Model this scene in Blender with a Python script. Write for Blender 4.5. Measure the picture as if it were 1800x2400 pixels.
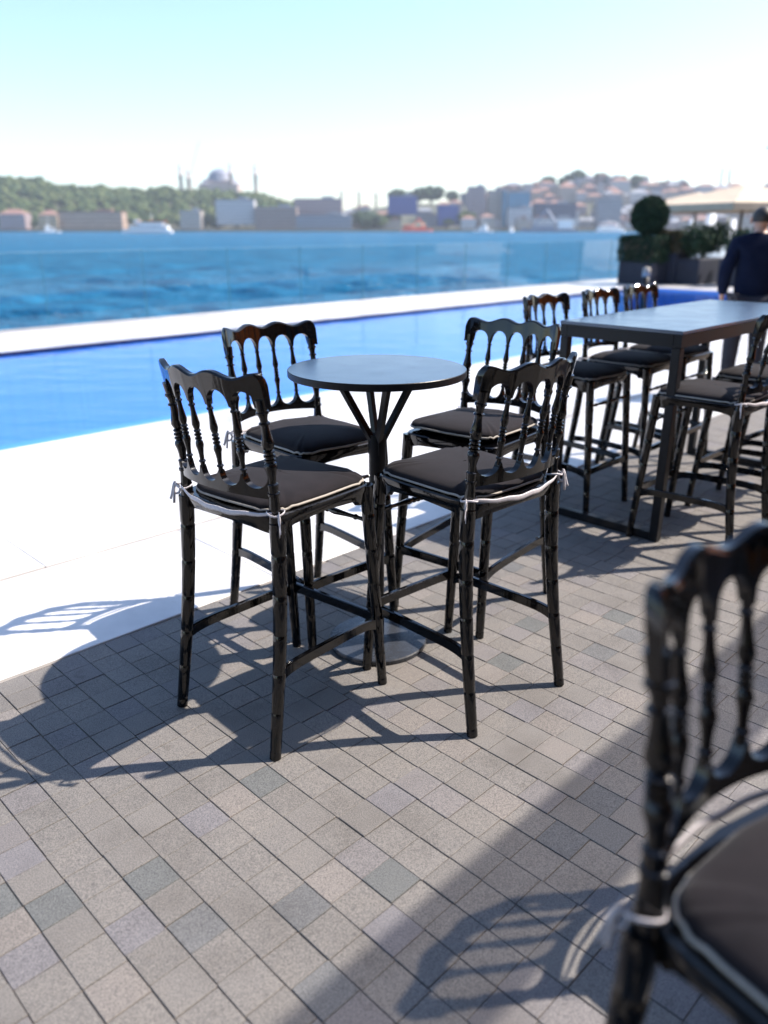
import bpy, bmesh, math, random
import numpy as np
from mathutils import Vector, Matrix, Quaternion

for o in list(bpy.data.objects): bpy.data.objects.remove(o)
scene = bpy.context.scene
COL = scene.collection
R = math.radians
random.seed(7); rng = np.random.default_rng(7)

# ------------------------------------------------------------------ camera
CAM_H, FPX, HORIZON = 1.52, 1850.0, 534.0
PITCH = math.atan((1200 - HORIZON) / FPX)
cam = bpy.data.cameras.new('camera'); camo = bpy.data.objects.new('camera', cam); COL.objects.link(camo)
camo.location = (0, 0, CAM_H); camo.rotation_euler = (math.pi/2 - PITCH, 0, 0)
cam.sensor_fit = 'VERTICAL'; cam.sensor_height = 36; cam.lens = FPX/2400*36
cam.clip_start = 0.05; cam.clip_end = 6000
cam.dof.use_dof = True; cam.dof.focus_distance = 2.5; cam.dof.aperture_fstop = 1.55
scene.camera = camo

# ------------------------------------------------------------------ sky, sun, exposure
SUN_EL, SUN_AZ = 49.0, 14.0            # azimuth measured from +X towards +Y
sv = Vector((math.cos(R(SUN_AZ))*math.cos(R(SUN_EL)), math.sin(R(SUN_AZ))*math.cos(R(SUN_EL)), math.sin(R(SUN_EL))))
world = bpy.data.worlds.new('World'); scene.world = world; world.use_nodes = True
wn = world.node_tree.nodes; wl = world.node_tree.links
sky = wn.new('ShaderNodeTexSky'); sky.sky_type = 'NISHITA'; sky.sun_disc = False
sky.sun_elevation = R(SUN_EL); sky.sun_rotation = R(90 - SUN_AZ)
sky.air_density = 1.0; sky.dust_density = 0.8; sky.ozone_density = 3.2
wl.new(sky.outputs[0], wn['Background'].inputs[0]); wn['Background'].inputs[1].default_value = 0.15
sl = bpy.data.lights.new('sun', 'SUN'); sl.energy = 5.0; sl.angle = R(0.55); sl.color = (1.0, 0.89, 0.78)
so = bpy.data.objects.new('sun', sl); COL.objects.link(so)
so.rotation_euler = (-sv).to_track_quat('-Z', 'Y').to_euler()
vs = scene.view_settings
vs.view_transform = 'Standard'; vs.look = 'None'; vs.gamma = 1.0; vs.use_curve_mapping = False; vs.exposure = 1.0
scene.cycles.max_bounces = 8; scene.cycles.transparent_max_bounces = 16

# ------------------------------------------------------------------ helpers
SC = 1800/1659
def ray(x, y):
    u = (x*SC - 900)/FPX; v = (1200 - y*SC)/FPX
    return Vector((u, math.cos(PITCH)+v*math.sin(PITCH), -math.sin(PITCH)+v*math.cos(PITCH)))
def gp(x, y, z=0.0):
    r = ray(x, y); return Vector((0, 0, CAM_H)) + r*((z-CAM_H)/r.z)
def at(x, y, Y):
    r = ray(x, y); return Vector((0, 0, CAM_H)) + r*(Y/r.y)
Q = math.sqrt(.5)
def ts(t, s, z=0.0):                    # t runs along the pool, s from the terrace towards the sea
    return Vector(((t - s)*Q, (t + s)*Q, z))

def tag(o, label=None, cat=None, group=None, kind=None):
    if label: o['label'] = label
    if cat: o['category'] = cat
    if group: o['group'] = group
    if kind: o['kind'] = kind
    return o
def empty(name, loc=(0, 0, 0), rz=0):
    o = bpy.data.objects.new(name, None); COL.objects.link(o)
    o.empty_display_size = .1; o.location = loc; o.rotation_euler = (0, 0, rz); return o
class MB:
    def __init__(s): s.v = []; s.f = []; s.sm = []; s.mi = []
    def add(s, vs, fs, smooth=False, mi=0):
        b = len(s.v); s.v += [tuple(v) for v in vs]
        s.f += [tuple(i+b for i in f) for f in fs]; s.sm += [smooth]*len(fs); s.mi += [mi]*len(fs); return s
    def box(s, c, d, M=None, mi=0):
        x, y, z = d[0]/2, d[1]/2, d[2]/2
        vs = [Vector((a*x, b*y, e*z)) for e in (-1, 1) for a, b in ((-1,-1),(1,-1),(1,1),(-1,1))]
        if M is not None: vs = [M @ v for v in vs]
        vs = [v + Vector(c) for v in vs]
        return s.add(vs, [(3,2,1,0),(4,5,6,7),(0,1,5,4),(1,2,6,5),(2,3,7,6),(3,0,4,7)], False, mi)
    def bevbox(s, c, d, b=.005, M=None, mi=0):
        x, y, z = d[0]/2, d[1]/2, d[2]/2
        rings = []
        for zz, ins in ((-z, b), (-z+b, 0), (z-b, 0), (z, b)):
            a, e = x-ins, y-ins; k = b
            rings.append([(-a+k,-e,zz),(a-k,-e,zz),(a,-e+k,zz),(a,e-k,zz),(a-k,e,zz),(-a+k,e,zz),(-a,e-k,zz),(-a,-e+k,zz)])
        vs = [Vector(p) for r in rings for p in r]
        if M is not None: vs = [M @ v for v in vs]
        vs = [v + Vector(c) for v in vs]; fs = []
        for r in range(3):
            for i in range(8):
                j = (i+1) % 8; fs.append((r*8+i, r*8+j, r*8+8+j, r*8+8+i))
        fs.append(tuple(range(7, -1, -1))); fs.append(tuple(range(24, 32)))
        return s.add(vs, fs, False, mi)
    def tube(s, pts, rad, n=10, caps=True, smooth=True, sx=1, sy=1, mi=0, up=None):
        pts = [Vector(p) for p in pts]
        if not hasattr(rad, '__len__'): rad = [rad]*len(pts)
        vs = []; prev = None
        for i, p in enumerate(pts):
            d = (pts[min(i+1, len(pts)-1)] - pts[max(i-1, 0)])
            if d.length < 1e-9: d = Vector((0, 0, 1))
            d.normalize()
            if prev is None:
                ref = Vector(up) if up else (Vector((1, 0, 0)) if abs(d.x) < .8 else Vector((0, 1, 0)))
                a = (ref - d*ref.dot(d)).normalized()
            else:
                a = prev - d*prev.dot(d)
                a = a.normalized() if a.length > 1e-6 else prev
            prev = a; b = d.cross(a)
            for k in range(n):
                th = 2*math.pi*k/n
                vs.append(p + a*(math.cos(th)*rad[i]*sx) + b*(math.sin(th)*rad[i]*sy))
        fs = []
        for i in range(len(pts)-1):
            for k in range(n):
                l = (k+1) % n; fs.append((i*n+k, i*n+l, i*n+n+l, i*n+n+k))
        s.add(vs, fs, smooth, mi)
        if caps:
            m = len(pts)-1
            s.add([vs[k] for k in range(n)], [tuple(range(n-1, -1, -1))], False, mi)
            s.add([vs[m*n+k] for k in range(n)], [tuple(range(n))], False, mi)
        return s
    def disc(s, c, r, z0, z1, n=64, bev=.003, mi=0):
        return s.lathe(c, [(0, z0), (r-bev, z0), (r, z0+bev), (r, z1-bev), (r-bev, z1), (0, z1)], n, False, mi)
    def lathe(s, c, prof, n=24, smooth=True, mi=0):
        vs = []; fs = []; c = Vector(c)
        for r, z in prof:
            for k in range(n):
                th = 2*math.pi*k/n; vs.append(c + Vector((r*math.cos(th), r*math.sin(th), z)))
        for i in range(len(prof)-1):
            for k in range(n):
                l = (k+1) % n; fs.append((i*n+k, i*n+l, i*n+n+l, i*n+n+k))
        return s.add(vs, fs, smooth, mi)
    def columns(s, cols, smooth=True, mi=0):
        """cols: list of 4-point sections (closed loop swept)"""
        n = len(cols[0]); vs = [p for c in cols for p in c]; fs = []
        for i in range(len(cols)-1):
            for k in range(n):
                l = (k+1) % n; fs.append((i*n+k, i*n+n+k, i*n+n+l, i*n+l))
        fs.append(tuple(range(n))); m = (len(cols)-1)*n; fs.append(tuple(range(m+n-1, m-1, -1)))
        return s.add(vs, fs, smooth, mi)
    def mesh(s, name, mats, sharp=None):
        me = bpy.data.meshes.new(name); me.from_pydata(s.v, [], s.f)
        me.polygons.foreach_set('use_smooth', s.sm); me.polygons.foreach_set('material_index', s.mi)
        if not isinstance(mats, (list, tuple)): mats = [mats]
        for m in mats: me.materials.append(m)
        bm = bmesh.new(); bm.from_mesh(me); bmesh.ops.remove_doubles(bm, verts=bm.verts, dist=1e-6)
        bmesh.ops.recalc_face_normals(bm, faces=bm.faces); bm.to_mesh(me); bm.free()
        if sharp: me.set_sharp_from_angle(angle=R(sharp))
        me.update(); return me
    def build(s, name, mats, parent=None, sharp=None, **k):
        o = bpy.data.objects.new(name, s.mesh(name, mats, sharp)); COL.objects.link(o); o.parent = parent
        return tag(o, **k) if k else o
def copy_tree(o, parent=None):
    c = o.copy(); COL.objects.link(c); c.parent = parent
    for ch in o.children: copy_tree(ch, c)
    return c

# ------------------------------------------------------------------ materials
def mat(name, color=(.5,.5,.5), rough=.5, metal=0, spec=.5, coat=0, **k):
    m = bpy.data.materials.new(name); m.use_nodes = True
    b = m.node_tree.nodes['Principled BSDF']
    b.inputs['Base Color'].default_value = (*color, 1); b.inputs['Roughness'].default_value = rough
    b.inputs['Metallic'].default_value = metal; b.inputs['Specular IOR Level'].default_value = spec
    b.inputs['Coat Weight'].default_value = coat
    for q, v in k.items(): b.inputs[q].default_value = v
    return m
def N(m, t, **k):
    n = m.node_tree.nodes.new(t)
    for a, v in k.items():
        if a.startswith('i_'): n.inputs[a[2:].replace('_', ' ')].default_value = v
        else: setattr(n, a, v)
    return n
def L(m, a, b): m.node_tree.links.new(a, b)
def bsdf(m): return m.node_tree.nodes['Principled BSDF']
def coords(m, scale=(1, 1, 1), kind='Object'):
    tc = N(m, 'ShaderNodeTexCoord'); mp = N(m, 'ShaderNodeMapping'); mp.inputs['Scale'].default_value = scale
    L(m, tc.outputs[kind], mp.inputs[0]); return mp.outputs[0]
def noise(m, vec, scale, detail=4, rough=.55):
    n = N(m, 'ShaderNodeTexNoise'); n.inputs['Scale'].default_value = scale
    n.inputs['Detail'].default_value = detail; n.inputs['Roughness'].default_value = rough
    L(m, vec, n.inputs['Vector']); return n.outputs['Fac']
def ramp(m, fac, stops):
    r = N(m, 'ShaderNodeValToRGB'); e = r.color_ramp.elements
    while len(e) < len(stops): e.new(.5)
    for q, (p, c) in zip(e, stops): q.position = p; q.color = (*c, 1) if len(c) == 3 else c
    L(m, fac, r.inputs[0]); return r.outputs[0]
def bump(m, h, strength=.2, dist=.01):
    b = N(m, 'ShaderNodeBump'); b.inputs['Strength'].default_value = strength; b.inputs['Distance'].default_value = dist
    L(m, h, b.inputs['Height']); L(m, b.outputs[0], bsdf(m).inputs['Normal'])
def mixc(m, a, b, fac, mode='MIX'):
    x = N(m, 'ShaderNodeMix', data_type='RGBA', blend_type=mode)
    for sock, val in ((x.inputs[6], a), (x.inputs[7], b), (x.inputs[0], fac)):
        if hasattr(val, 'links'): L(m, val, sock)
        else: sock.default_value = val if not isinstance(val, tuple) or len(val) == 4 else (*val, 1)
    return x.outputs[2]
def varied(name, c1, c2, scale, rough=.7, bs=.15, bd=.01, stretch=(1,1,1), **k):
    m = mat(name, c1, rough, **k); v = coords(m, stretch); n = noise(m, v, scale)
    L(m, ramp(m, n, [(.3, c1), (.7, c2)]), bsdf(m).inputs['Base Color'])
    if bs: bump(m, n, bs, bd)
    return m

# black lacquer: gloss over a slightly rippled brushed surface
LACQ = mat('black_lacquer', (.0015, .0015, .002), .06, spec=.5)
bsdf(LACQ).inputs['Coat Roughness'].default_value = .05
_v = coords(LACQ, (60, 60, 3)); _n1 = noise(LACQ, _v, 1.6, 3); _v2 = coords(LACQ, (1, 1, 1)); _n2 = noise(LACQ, _v2, 160, 2)
_s = N(LACQ, 'ShaderNodeMath', operation='MULTIPLY_ADD'); L(LACQ, _n2, _s.inputs[0]); _s.inputs[1].default_value = .25; L(LACQ, _n1, _s.inputs[2])
bump(LACQ, _s.outputs[0], .16, .0016)
L(LACQ, ramp(LACQ, noise(LACQ, _v2, 25, 4), [(.35, (.03,)*3), (.75, (.10,)*3)]), bsdf(LACQ).inputs['Roughness'])
CUSH = mat('taupe_cushion_fabric', (.05, .038, .04), .9, spec=.2)
bsdf(CUSH).inputs['Sheen Weight'].default_value = .06
_v = coords(CUSH); _n = noise(CUSH, _v, 14, 5); L(CUSH, ramp(CUSH, _n, [(.3, (.006, .0052, .0078)), (.7, (.0115, .0095, .0128))]), bsdf(CUSH).inputs['Base Color'])
bump(CUSH, noise(CUSH, _v, 420, 2), .35, .002)
PIPE = varied('off_white_piping', (.29, .27, .24), (.38, .355, .32), 60, .8, .2, .002)
RIB = varied('pale_ribbon', (.46, .45, .49), (.58, .56, .60), 80, .6, .2, .002)
DTOP = mat('slate_table_laminate', (.022, .045, .085), .3, spec=1.0)
_v = coords(DTOP); L(DTOP, ramp(DTOP, noise(DTOP, _v, 6, 5), [(.3, (.2,)*3), (.7, (.27,)*3)]), bsdf(DTOP).inputs['Roughness'])
bump(DTOP, noise(DTOP, _v, 300, 2), .03, .0006)
DMET = mat('charcoal_powder_coat', (.006, .007, .010), .36, spec=.22); bump(DMET, noise(DMET, coords(DMET), 500, 2), .12, .001)
DMET2 = mat('charcoal_base_plate', (.035, .04, .05), .25, spec=.5)
L(DMET2, ramp(DMET2, noise(DMET2, coords(DMET2), 30, 5), [(.3, (.17,)*3), (.7, (.36,)*3)]), bsdf(DMET2).inputs['Roughness'])

def paver_mat(name, use_attr):
    m = mat(name, (.3, .29, .28), .75, spec=.35)
    if use_attr: src = N(m, 'ShaderNodeAttribute', attribute_name='Col').outputs['Color']
    else: src = N(m, 'ShaderNodeObjectInfo').outputs['Color']
    tc = N(m, 'ShaderNodeNewGeometry'); v = tc.outputs['Position']
    sp = ramp(m, noise(m, v, 330, 2, .7), [(.36, (.38, .38, .40)), (.5, (.95, .95, .95)), (.66, (1.55, 1.5, 1.42))])
    c = mixc(m, src, sp, .74, 'MULTIPLY')
    st = ramp(m, noise(m, v, 3.2, 5, .6), [(.30, (.80, .79, .78)), (.5, (1, 1, 1)), (.72, (1.08, 1.06, 1.03))])
    c = mixc(m, c, st, 1.0, 'MULTIPLY')
    sp2 = ramp(m, noise(m, v, 7.0, 6, .65), [(.0, (.62, .60, .58)), (.27, (.66, .64, .62)), (.36, (1, 1, 1))])
    c = mixc(m, c, sp2, .8, 'MULTIPLY')
    L(m, c, bsdf(m).inputs['Base Color'])
    bump(m, noise(m, v, 300, 3, .7), .4, .002)
    return m
PAV1 = paver_mat('granite_paver', False); PAV2 = paver_mat('granite_paver_field', True)
JOINT = varied('sandy_joint', (.12, .10, .085), (.20, .17, .14), 40, .95, .4, .004)
MARB = mat('white_marble', (.78, .77, .75), .38, spec=.4)
_v = N(MARB, 'ShaderNodeNewGeometry').outputs['Position']
_a = ramp(MARB, noise(MARB, _v, 1.1, 8, .62), [(.27, (.28, .285, .30)), (.40, (.44, .445, .46)), (.6, (.60, .60, .605))])
_b = ramp(MARB, noise(MARB, _v, 2.7, 8, .7), [(.25, (.70, .62, .56)), (.36, (1, 1, 1)), (.9, (1, 1, 1))])
L(MARB, mixc(MARB, _a, _b, .8, 'MULTIPLY'), bsdf(MARB).inputs['Base Color'])
bump(MARB, noise(MARB, _v, 40, 4), .06, .003)
STEEL = mat('brushed_channel', (.45, .46, .48), .35, metal=1)
DARKSLOT = varied('mortar_bed', (.22, .18, .15), (.34, .29, .25), 10, .95, .3, .004)
POOLT = mat('blue_pool_mosaic', (.03, .17, .52), .3)
_v = coords(POOLT); _br = N(POOLT, 'ShaderNodeTexBrick', offset=0.0); L(POOLT, _v, _br.inputs['Vector'])
for q, c in (('Color1', (.15, .37, .76, 1)), ('Color2', (.17, .40, .79, 1)), ('Mortar', (.175, .395, .77, 1))): _br.inputs[q].default_value = c
_br.inputs['Scale'].default_value = 8; _br.inputs['Mortar Size'].default_value = .015; _br.inputs['Brick Width'].default_value = .3; _br.inputs['Row Height'].default_value = .3
L(POOLT, _br.outputs['Color'], bsdf(POOLT).inputs['Base Color'])

def water_mat(name, tint, ior, bscale, bstr, bdist, stretch=(1, 1, 1)):
    m = bpy.data.materials.new(name); m.use_nodes = True; nt = m.node_tree; nt.nodes.remove(bsdf(m))
    out = nt.nodes['Material Output']
    tr = N(m, 'ShaderNodeBsdfTransparent'); tr.inputs[0].default_value = (*tint, 1)
    gl = N(m, 'ShaderNodeBsdfGlossy'); gl.inputs['Roughness'].default_value = .03
    fr = N(m, 'ShaderNodeFresnel'); fr.inputs[0].default_value = ior
    mx = N(m, 'ShaderNodeMixShader')
    v = coords(m, stretch); b = N(m, 'ShaderNodeBump'); b.inputs['Strength'].default_value = bstr; b.inputs['Distance'].default_value = bdist
    L(m, noise(m, v, bscale, 3), b.inputs['Height'])
    L(m, b.outputs[0], gl.inputs['Normal']); L(m, b.outputs[0], fr.inputs['Normal'])
    L(m, fr.outputs[0], mx.inputs[0]); L(m, tr.outputs[0], mx.inputs[1]); L(m, gl.outputs[0], mx.inputs[2]); L(m, mx.outputs[0], out.inputs[0])
    return m
POOLW = water_mat('pool_water', (.55, .82, .96), 1.33, 2.2, .5, .035, (.6, 1.0, 1))
def glass_mat(name, tint=(.93, .97, .96)):
    m = bpy.data.materials.new(name); m.use_nodes = True; nt = m.node_tree; nt.nodes.remove(bsdf(m))
    tr = N(m, 'ShaderNodeBsdfTransparent'); tr.inputs[0].default_value = (*tint, 1)
    gl = N(m, 'ShaderNodeBsdfGlossy'); gl.inputs['Roughness'].default_value = .01
    lw = N(m, 'ShaderNodeLayerWeight'); pw = N(m, 'ShaderNodeMath', operation='POWER'); L(m, lw.outputs['Facing'], pw.inputs[0]); pw.inputs[1].default_value = 5
    ma = N(m, 'ShaderNodeMath', operation='MULTIPLY_ADD'); L(m, pw.outputs[0], ma.inputs[0]); ma.inputs[1].default_value = .9; ma.inputs[2].default_value = .03
    mx = N(m, 'ShaderNodeMixShader'); L(m, ma.outputs[0], mx.inputs[0]); L(m, tr.outputs[0], mx.inputs[1]); L(m, gl.outputs[0], mx.inputs[2])
    L(m, mx.outputs[0], nt.nodes['Material Output'].inputs[0]); return m
GLASS = glass_mat('balustrade_glass', (.94, .975, .975))
GEDGE2 = mat('green_glass_edge', (.10, .22, .26), .2)
GEDGE = mat('glass_edge', (.55, .72, .72), .15, spec=.6)
SEA = bpy.data.materials.new('sea_water'); SEA.use_nodes = True; SEA.node_tree.nodes.remove(bsdf(SEA))
_df = N(SEA, 'ShaderNodeBsdfDiffuse'); _gl = N(SEA, 'ShaderNodeBsdfGlossy'); _gl.inputs['Roughness'].default_value = .16
_b = N(SEA, 'ShaderNodeBump'); _b.inputs['Strength'].default_value = 1.0; _b.inputs['Distance'].default_value = .75
_h1 = noise(SEA, coords(SEA, (.55, 1, 1)), .85, 3, .55); _h2 = noise(SEA, coords(SEA, (.5, 1, 1)), 3.0, 4, .6)
_hs = N(SEA, 'ShaderNodeMath', operation='MULTIPLY_ADD'); L(SEA, _h2, _hs.inputs[0]); _hs.inputs[1].default_value = .38; L(SEA, _h1, _hs.inputs[2]); L(SEA, _hs.outputs[0], _b.inputs['Height'])
_lw = N(SEA, 'ShaderNodeLayerWeight'); L(SEA, _b.outputs[0], _lw.inputs['Normal']); L(SEA, _b.outputs[0], _gl.inputs['Normal']); L(SEA, _b.outputs[0], _df.inputs['Normal'])
_pw = N(SEA, 'ShaderNodeMath', operation='POWER'); L(SEA, _lw.outputs['Facing'], _pw.inputs[0]); _pw.inputs[1].default_value = 4
_ma = N(SEA, 'ShaderNodeMath', operation='MULTIPLY_ADD'); L(SEA, _pw.outputs[0], _ma.inputs[0]); _ma.inputs[1].default_value = .42; _ma.inputs[2].default_value = .02   # wave slopes cap the mean reflectance of a choppy sea
L(SEA, ramp(SEA, noise(SEA, coords(SEA, (.45, 1, 1)), .5, 7, .68), [(.34, (.001, .048, .12)), (.66, (.014, .155, .29))]), _df.inputs['Color'])
_mx = N(SEA, 'ShaderNodeMixShader'); L(SEA, _ma.outputs[0], _mx.inputs[0]); L(SEA, _df.outputs[0], _mx.inputs[1]); L(SEA, _gl.outputs[0], _mx.inputs[2]); L(SEA, _mx.outputs[0], SEA.node_tree.nodes['Material Output'].inputs[0])

# ------------------------------------------------------------------ pavement (granite setts laid on the diagonal)
PITCHP = .1045
S_EDGE = 2.69
bed = MB(); T0, T1 = -8, 40
bed.add([ts(T0, -12, -.0055), ts(T1, -12, -.0055), ts(T1, S_EDGE, -.0055), ts(T0, S_EDGE, -.0055)], [(0, 1, 2, 3)])
pavement = bed.build('pavement', JOINT, kind='structure')
SIZEP = PITCHP - .0025
def paver_mesh():
    b = MB(); b.bevbox((0, 0, -.012), (PITCHP-.0022, PITCHP-.0017, .024), .0013); return b
pm = paver_mesh(); pmesh = pm.mesh('paver', PAV1)
# photographed odd setts: dark ones and lilac ones
dark_px = [(1007,1318+38), (1085,1442), (345,1895), (118,1955), (1338,1340), (590,1680), (20,1920), (780,1510), (1300,1395)]
darks = [gp(*p) for p in [(1142,1354),(1088,1443),(343,1892),(117,1950),(1340,1338),(593,1682),(10,1945),(870,1905)]]
lilac = [gp(*p) for p in [(300,2015),(830,1995),(1120,1545),(430,1745),(850,1700),(60,1830),(30,2060)]]
def ij(p):
    t = (p.x+p.y)*Q; s = (p.y-p.x)*Q
    return (math.floor(t/PITCHP), math.floor((S_EDGE-s)/PITCHP))
darkset = {ij(p) for p in darks}; lilset = {ij(p) for p in lilac}
fx, fy, fz = 0, math.cos(PITCH), -math.sin(PITCH)
def inframe(p, m=40):
    d = p - Vector((0, 0, CAM_H)); z = d.y*fy + d.z*fz
    if z < .1: return None
    x = 900 + FPX*d.x/z; y = 1200 - FPX*(d.y*math.sin(PITCH)+d.z*math.cos(PITCH))/z
    return (x, y, z) if -m < x < 1800+m and -m < y < 2400+m else None
cells = []
for i in range(-40, 150):
    for j in range(0, 90):
        t = (i+.5)*PITCHP; s = S_EDGE-(j+.5)*PITCHP
        if s < -5: continue
        p = ts(t, s); f = inframe(p); cells.append((f[2] if f else 50+p.length, i, j, t, s, f))
cells.sort(key=lambda c: c[0])
def pcol(i, j):
    h = random.Random(i*7919+j*104729)
    if (i, j) in darkset: return (.112, .119, .121)
    if (i, j) in lilset: return (.152, .149, .160)
    u = h.random(); k = .94+.12*h.random()
    if u < .74: c = (0.156, 0.150, 0.144)
    elif u < .87: c = (0.152, 0.146, 0.149)
    elif u < .98: c = (0.172, 0.161, 0.153)
    else: c = (0.120, 0.124, 0.129)
    return tuple(x*k for x in c)
def prand(i, j):
    h = random.Random(i*31337+j*271); rowshift = random.Random(i).uniform(-.5, .5)*.035
    return h.uniform(-.0008, .0008), rowshift + h.uniform(-.0004, .0004), h.uniform(-.0022, .0), h.uniform(-.005, .005), h.uniform(-.005, .005), h.uniform(-.005, .005)
field = MB(); fcols = []
base_v = pm.v; base_f = pm.f
nvis = 0
for z, i, j, t, s, f in cells:
    dt, ds, dz, a, ax, ay = prand(i, j); p = ts(t+dt, s+ds, dz)
    if f and nvis < 300:
        o = bpy.data.objects.new('paver', pmesh); COL.objects.link(o); o.parent = pavement
        o.location = p; o.rotation_euler = (ax, ay, R(45)+a); o.color = (*pcol(i, j), 1); nvis += 1
    elif f or (p.length < 5):
        M = Matrix.Rotation(R(45)+a, 4, 'Z') @ Matrix.Rotation(ax, 4, 'X') @ Matrix.Rotation(ay, 4, 'Y')
        field.add([M @ Vector(v) + p for v in base_v], base_f); fcols += [pcol(i, j)]*len(base_f)
me = bpy.data.meshes.new('paver_field'); me.from_pydata(field.v, [], field.f); me.materials.append(PAV2)
ca = me.color_attributes.new('Col', 'FLOAT_COLOR', 'CORNER')
arr = np.ones((len(me.loops), 4), np.float32)
lt = np.empty(len(me.polygons), np.int32); me.polygons.foreach_get('loop_total', lt)
arr[:, :3] = np.repeat(np.array(fcols, np.float32), lt, axis=0); ca.data.foreach_set('color', arr.ravel()); me.update()
fo = bpy.data.objects.new('paver_field', me); COL.objects.link(fo); fo.parent = pavement; tag(fo, kind='stuff')

# ------------------------------------------------------------------ marble deck, pool, coping, quay
S_JOINT, S_POOL, S_FAR, S_GLASS = 3.57, 5.85, 10.95, 12.95
T_END = 20.8
deck = MB()
for a, b in ((S_EDGE, S_POOL), (S_FAR, S_GLASS+.25)):
    deck.add([ts(-14, a, -.010), ts(46, a, -.010), ts(46, b, -.010), ts(-14, b, -.010)], [(0, 1, 2, 3)])
deck.add([ts(T_END, S_POOL, -.02), ts(46, S_POOL, -.02), ts(46, S_FAR, -.02), ts(T_END, S_FAR, -.02)], [(0, 1, 2, 3)])
pool_deck = deck.build('pool_deck', DARKSLOT, kind='structure')
def slabs(s0, s1, step, t0=-6.0, t1=30.0, off=0):
    m = MB(); m.bevbox((0, 0, -.009), (step-.003, (s1-s0)-.006, .024), .0025); me = m.mesh('marble_slab', MARB)
    t = t0+off
    while t < t1:
        o = bpy.data.objects.new('marble_slab', me); COL.objects.link(o); o.parent = pool_deck
        o.location = ts(t+step/2, (s0+s1)/2, random.uniform(-.0008, .0008)); o.rotation_euler = (0, 0, R(45)); t += step
slabs(S_EDGE+.004, S_JOINT-.012, 1.6); slabs(S_JOINT+.012, 4.71, 1.6, off=-.7); slabs(4.71, S_POOL+.03, 1.6, off=-.3)
slabs(S_FAR-.03, 11.95, 1.6, -8, 34); slabs(11.95, S_GLASS-.06, 1.6, -8, 34, off=-.8)
m = MB(); m.bevbox((0, 0, -.009), (1.595, 1.28, .024), .0025); endm = m.mesh('marble_slab', MARB)
for i in range(6):
    for j in range(4):
        o = bpy.data.objects.new('marble_slab', endm); COL.objects.link(o); o.parent = pool_deck
        o.location = ts(T_END+.78+i*1.6, S_POOL+.67+j*1.285, 0); o.rotation_euler = (0, 0, R(45))
b = MB(); zf = -1.25
P = [ts(-14, S_POOL, 0), ts(T_END, S_POOL, 0), ts(T_END, S_FAR, 0), ts(-14, S_FAR, 0)]
vs_ = [Vector((p.x, p.y, -.022)) for p in P]+[Vector((p.x, p.y, zf)) for p in P]
b.add(vs_, [(4, 5, 6, 7), (0, 1, 5, 4), (1, 2, 6, 5), (2, 3, 7, 6), (3, 0, 4, 7)])
b.build('pool_basin', POOLT, kind='structure')
b = MB(); e = .002
b.add([ts(-14, S_POOL+e, -.06), ts(T_END-e, S_POOL+e, -.06), ts(T_END-e, S_FAR-e, -.06), ts(-14, S_FAR-e, -.06)], [(0, 1, 2, 3)])
b.build('pool_water', POOLW, kind='structure')
b = MB(); b.add([ts(-14, S_FAR-.004, -.022), ts(T_END-.01, S_FAR-.004, -.022), ts(T_END-.01, S_FAR-.004, -.075), ts(-14, S_FAR-.004, -.075)], [(0, 1, 2, 3)])
b.build('pool_edge_strip', varied('dark_purple_strip', (.035, .03, .08), (.06, .05, .12), 6, .35, 0), kind='structure')  # dark purple strip along the top of the far pool wall
b = MB(); b.add([ts(-14, S_GLASS+.25, -.02), ts(60, S_GLASS+.25, -.02), ts(60, S_GLASS+.25, -4), ts(-14, S_GLASS+.25, -4)], [(0, 1, 2, 3)])
b.build('quay_wall', varied('quay_concrete', (.3, .29, .27), (.42, .41, .39), 3), kind='structure')
b = MB(); b.add([ts(46, -30, -.02), ts(160, -30, -.02), ts(160, S_GLASS+.25, -.02), ts(46, S_GLASS+.25, -.02)], [(0, 1, 2, 3)])
b.add([ts(-40, -40, -.03), ts(160, -40, -.03), ts(160, -12, -.03), ts(-40, -12, -.03)], [(0, 1, 2, 3)])
b.add([ts(40, -12, -.025), ts(46, -12, -.025), ts(46, S_EDGE, -.025), ts(40, S_EDGE, -.025)], [(0, 1, 2, 3)])
b.build('quay_ground', varied('quay_paving', (.34, .33, .31), (.45, .43, .41), 2), kind='structure')

# glass balustrade: panes in a steel shoe
bal = empty('glass_balustrade', ts(0, S_GLASS, 0))
tag(bal, 'clear frameless glass balustrade of upright panes on the white coping beyond the pool', 'balustrade')
def put(o, parent):            # keep world placement while parenting
    o.parent = parent; o.matrix_parent_inverse = Matrix.Translation(parent.location).inverted(); return o
shoe = MB(); shoe.bevbox((0, 0, .012), (50, .09, .036), .004); so_ = shoe.build('shoe_channel', STEEL); so_.location = ts(11, S_GLASS, 0); so_.rotation_euler = (0, 0, R(45)); put(so_, bal)
PW = 1.735; t_first = (-1.755+16.691)*Q
gm = MB(); gm.box((0, 0, .60), (PW-.018, .017, 1.13)); gmesh = gm.mesh('pane', GLASS)
ge = MB(); ge.box((0, 0, 1.1655), (PW-.018, .0175, .002)); gt = ge.mesh('polished_edge', GEDGE); ge = MB(); ge.box((0, 0, .6), (.0012, .010, 1.13)); gem = ge.mesh('pane_edge', GEDGE2)
for k in range(-8, 13):
    o = bpy.data.objects.new('pane', gmesh); COL.objects.link(o); o.location = ts(t_first+(k+.5)*PW, S_GLASS, 0); o.rotation_euler = (0, 0, R(45)); put(o, bal)
    for nm, mm, dx_ in (('polished_edge', gt, 0), ('pane_edge', gem, PW/2-.0085), ('pane_edge', gem, -PW/2+.0085)):
        q = bpy.data.objects.new(nm, mm); COL.objects.link(q); q.parent = o; q.location.x = dx_

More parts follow.
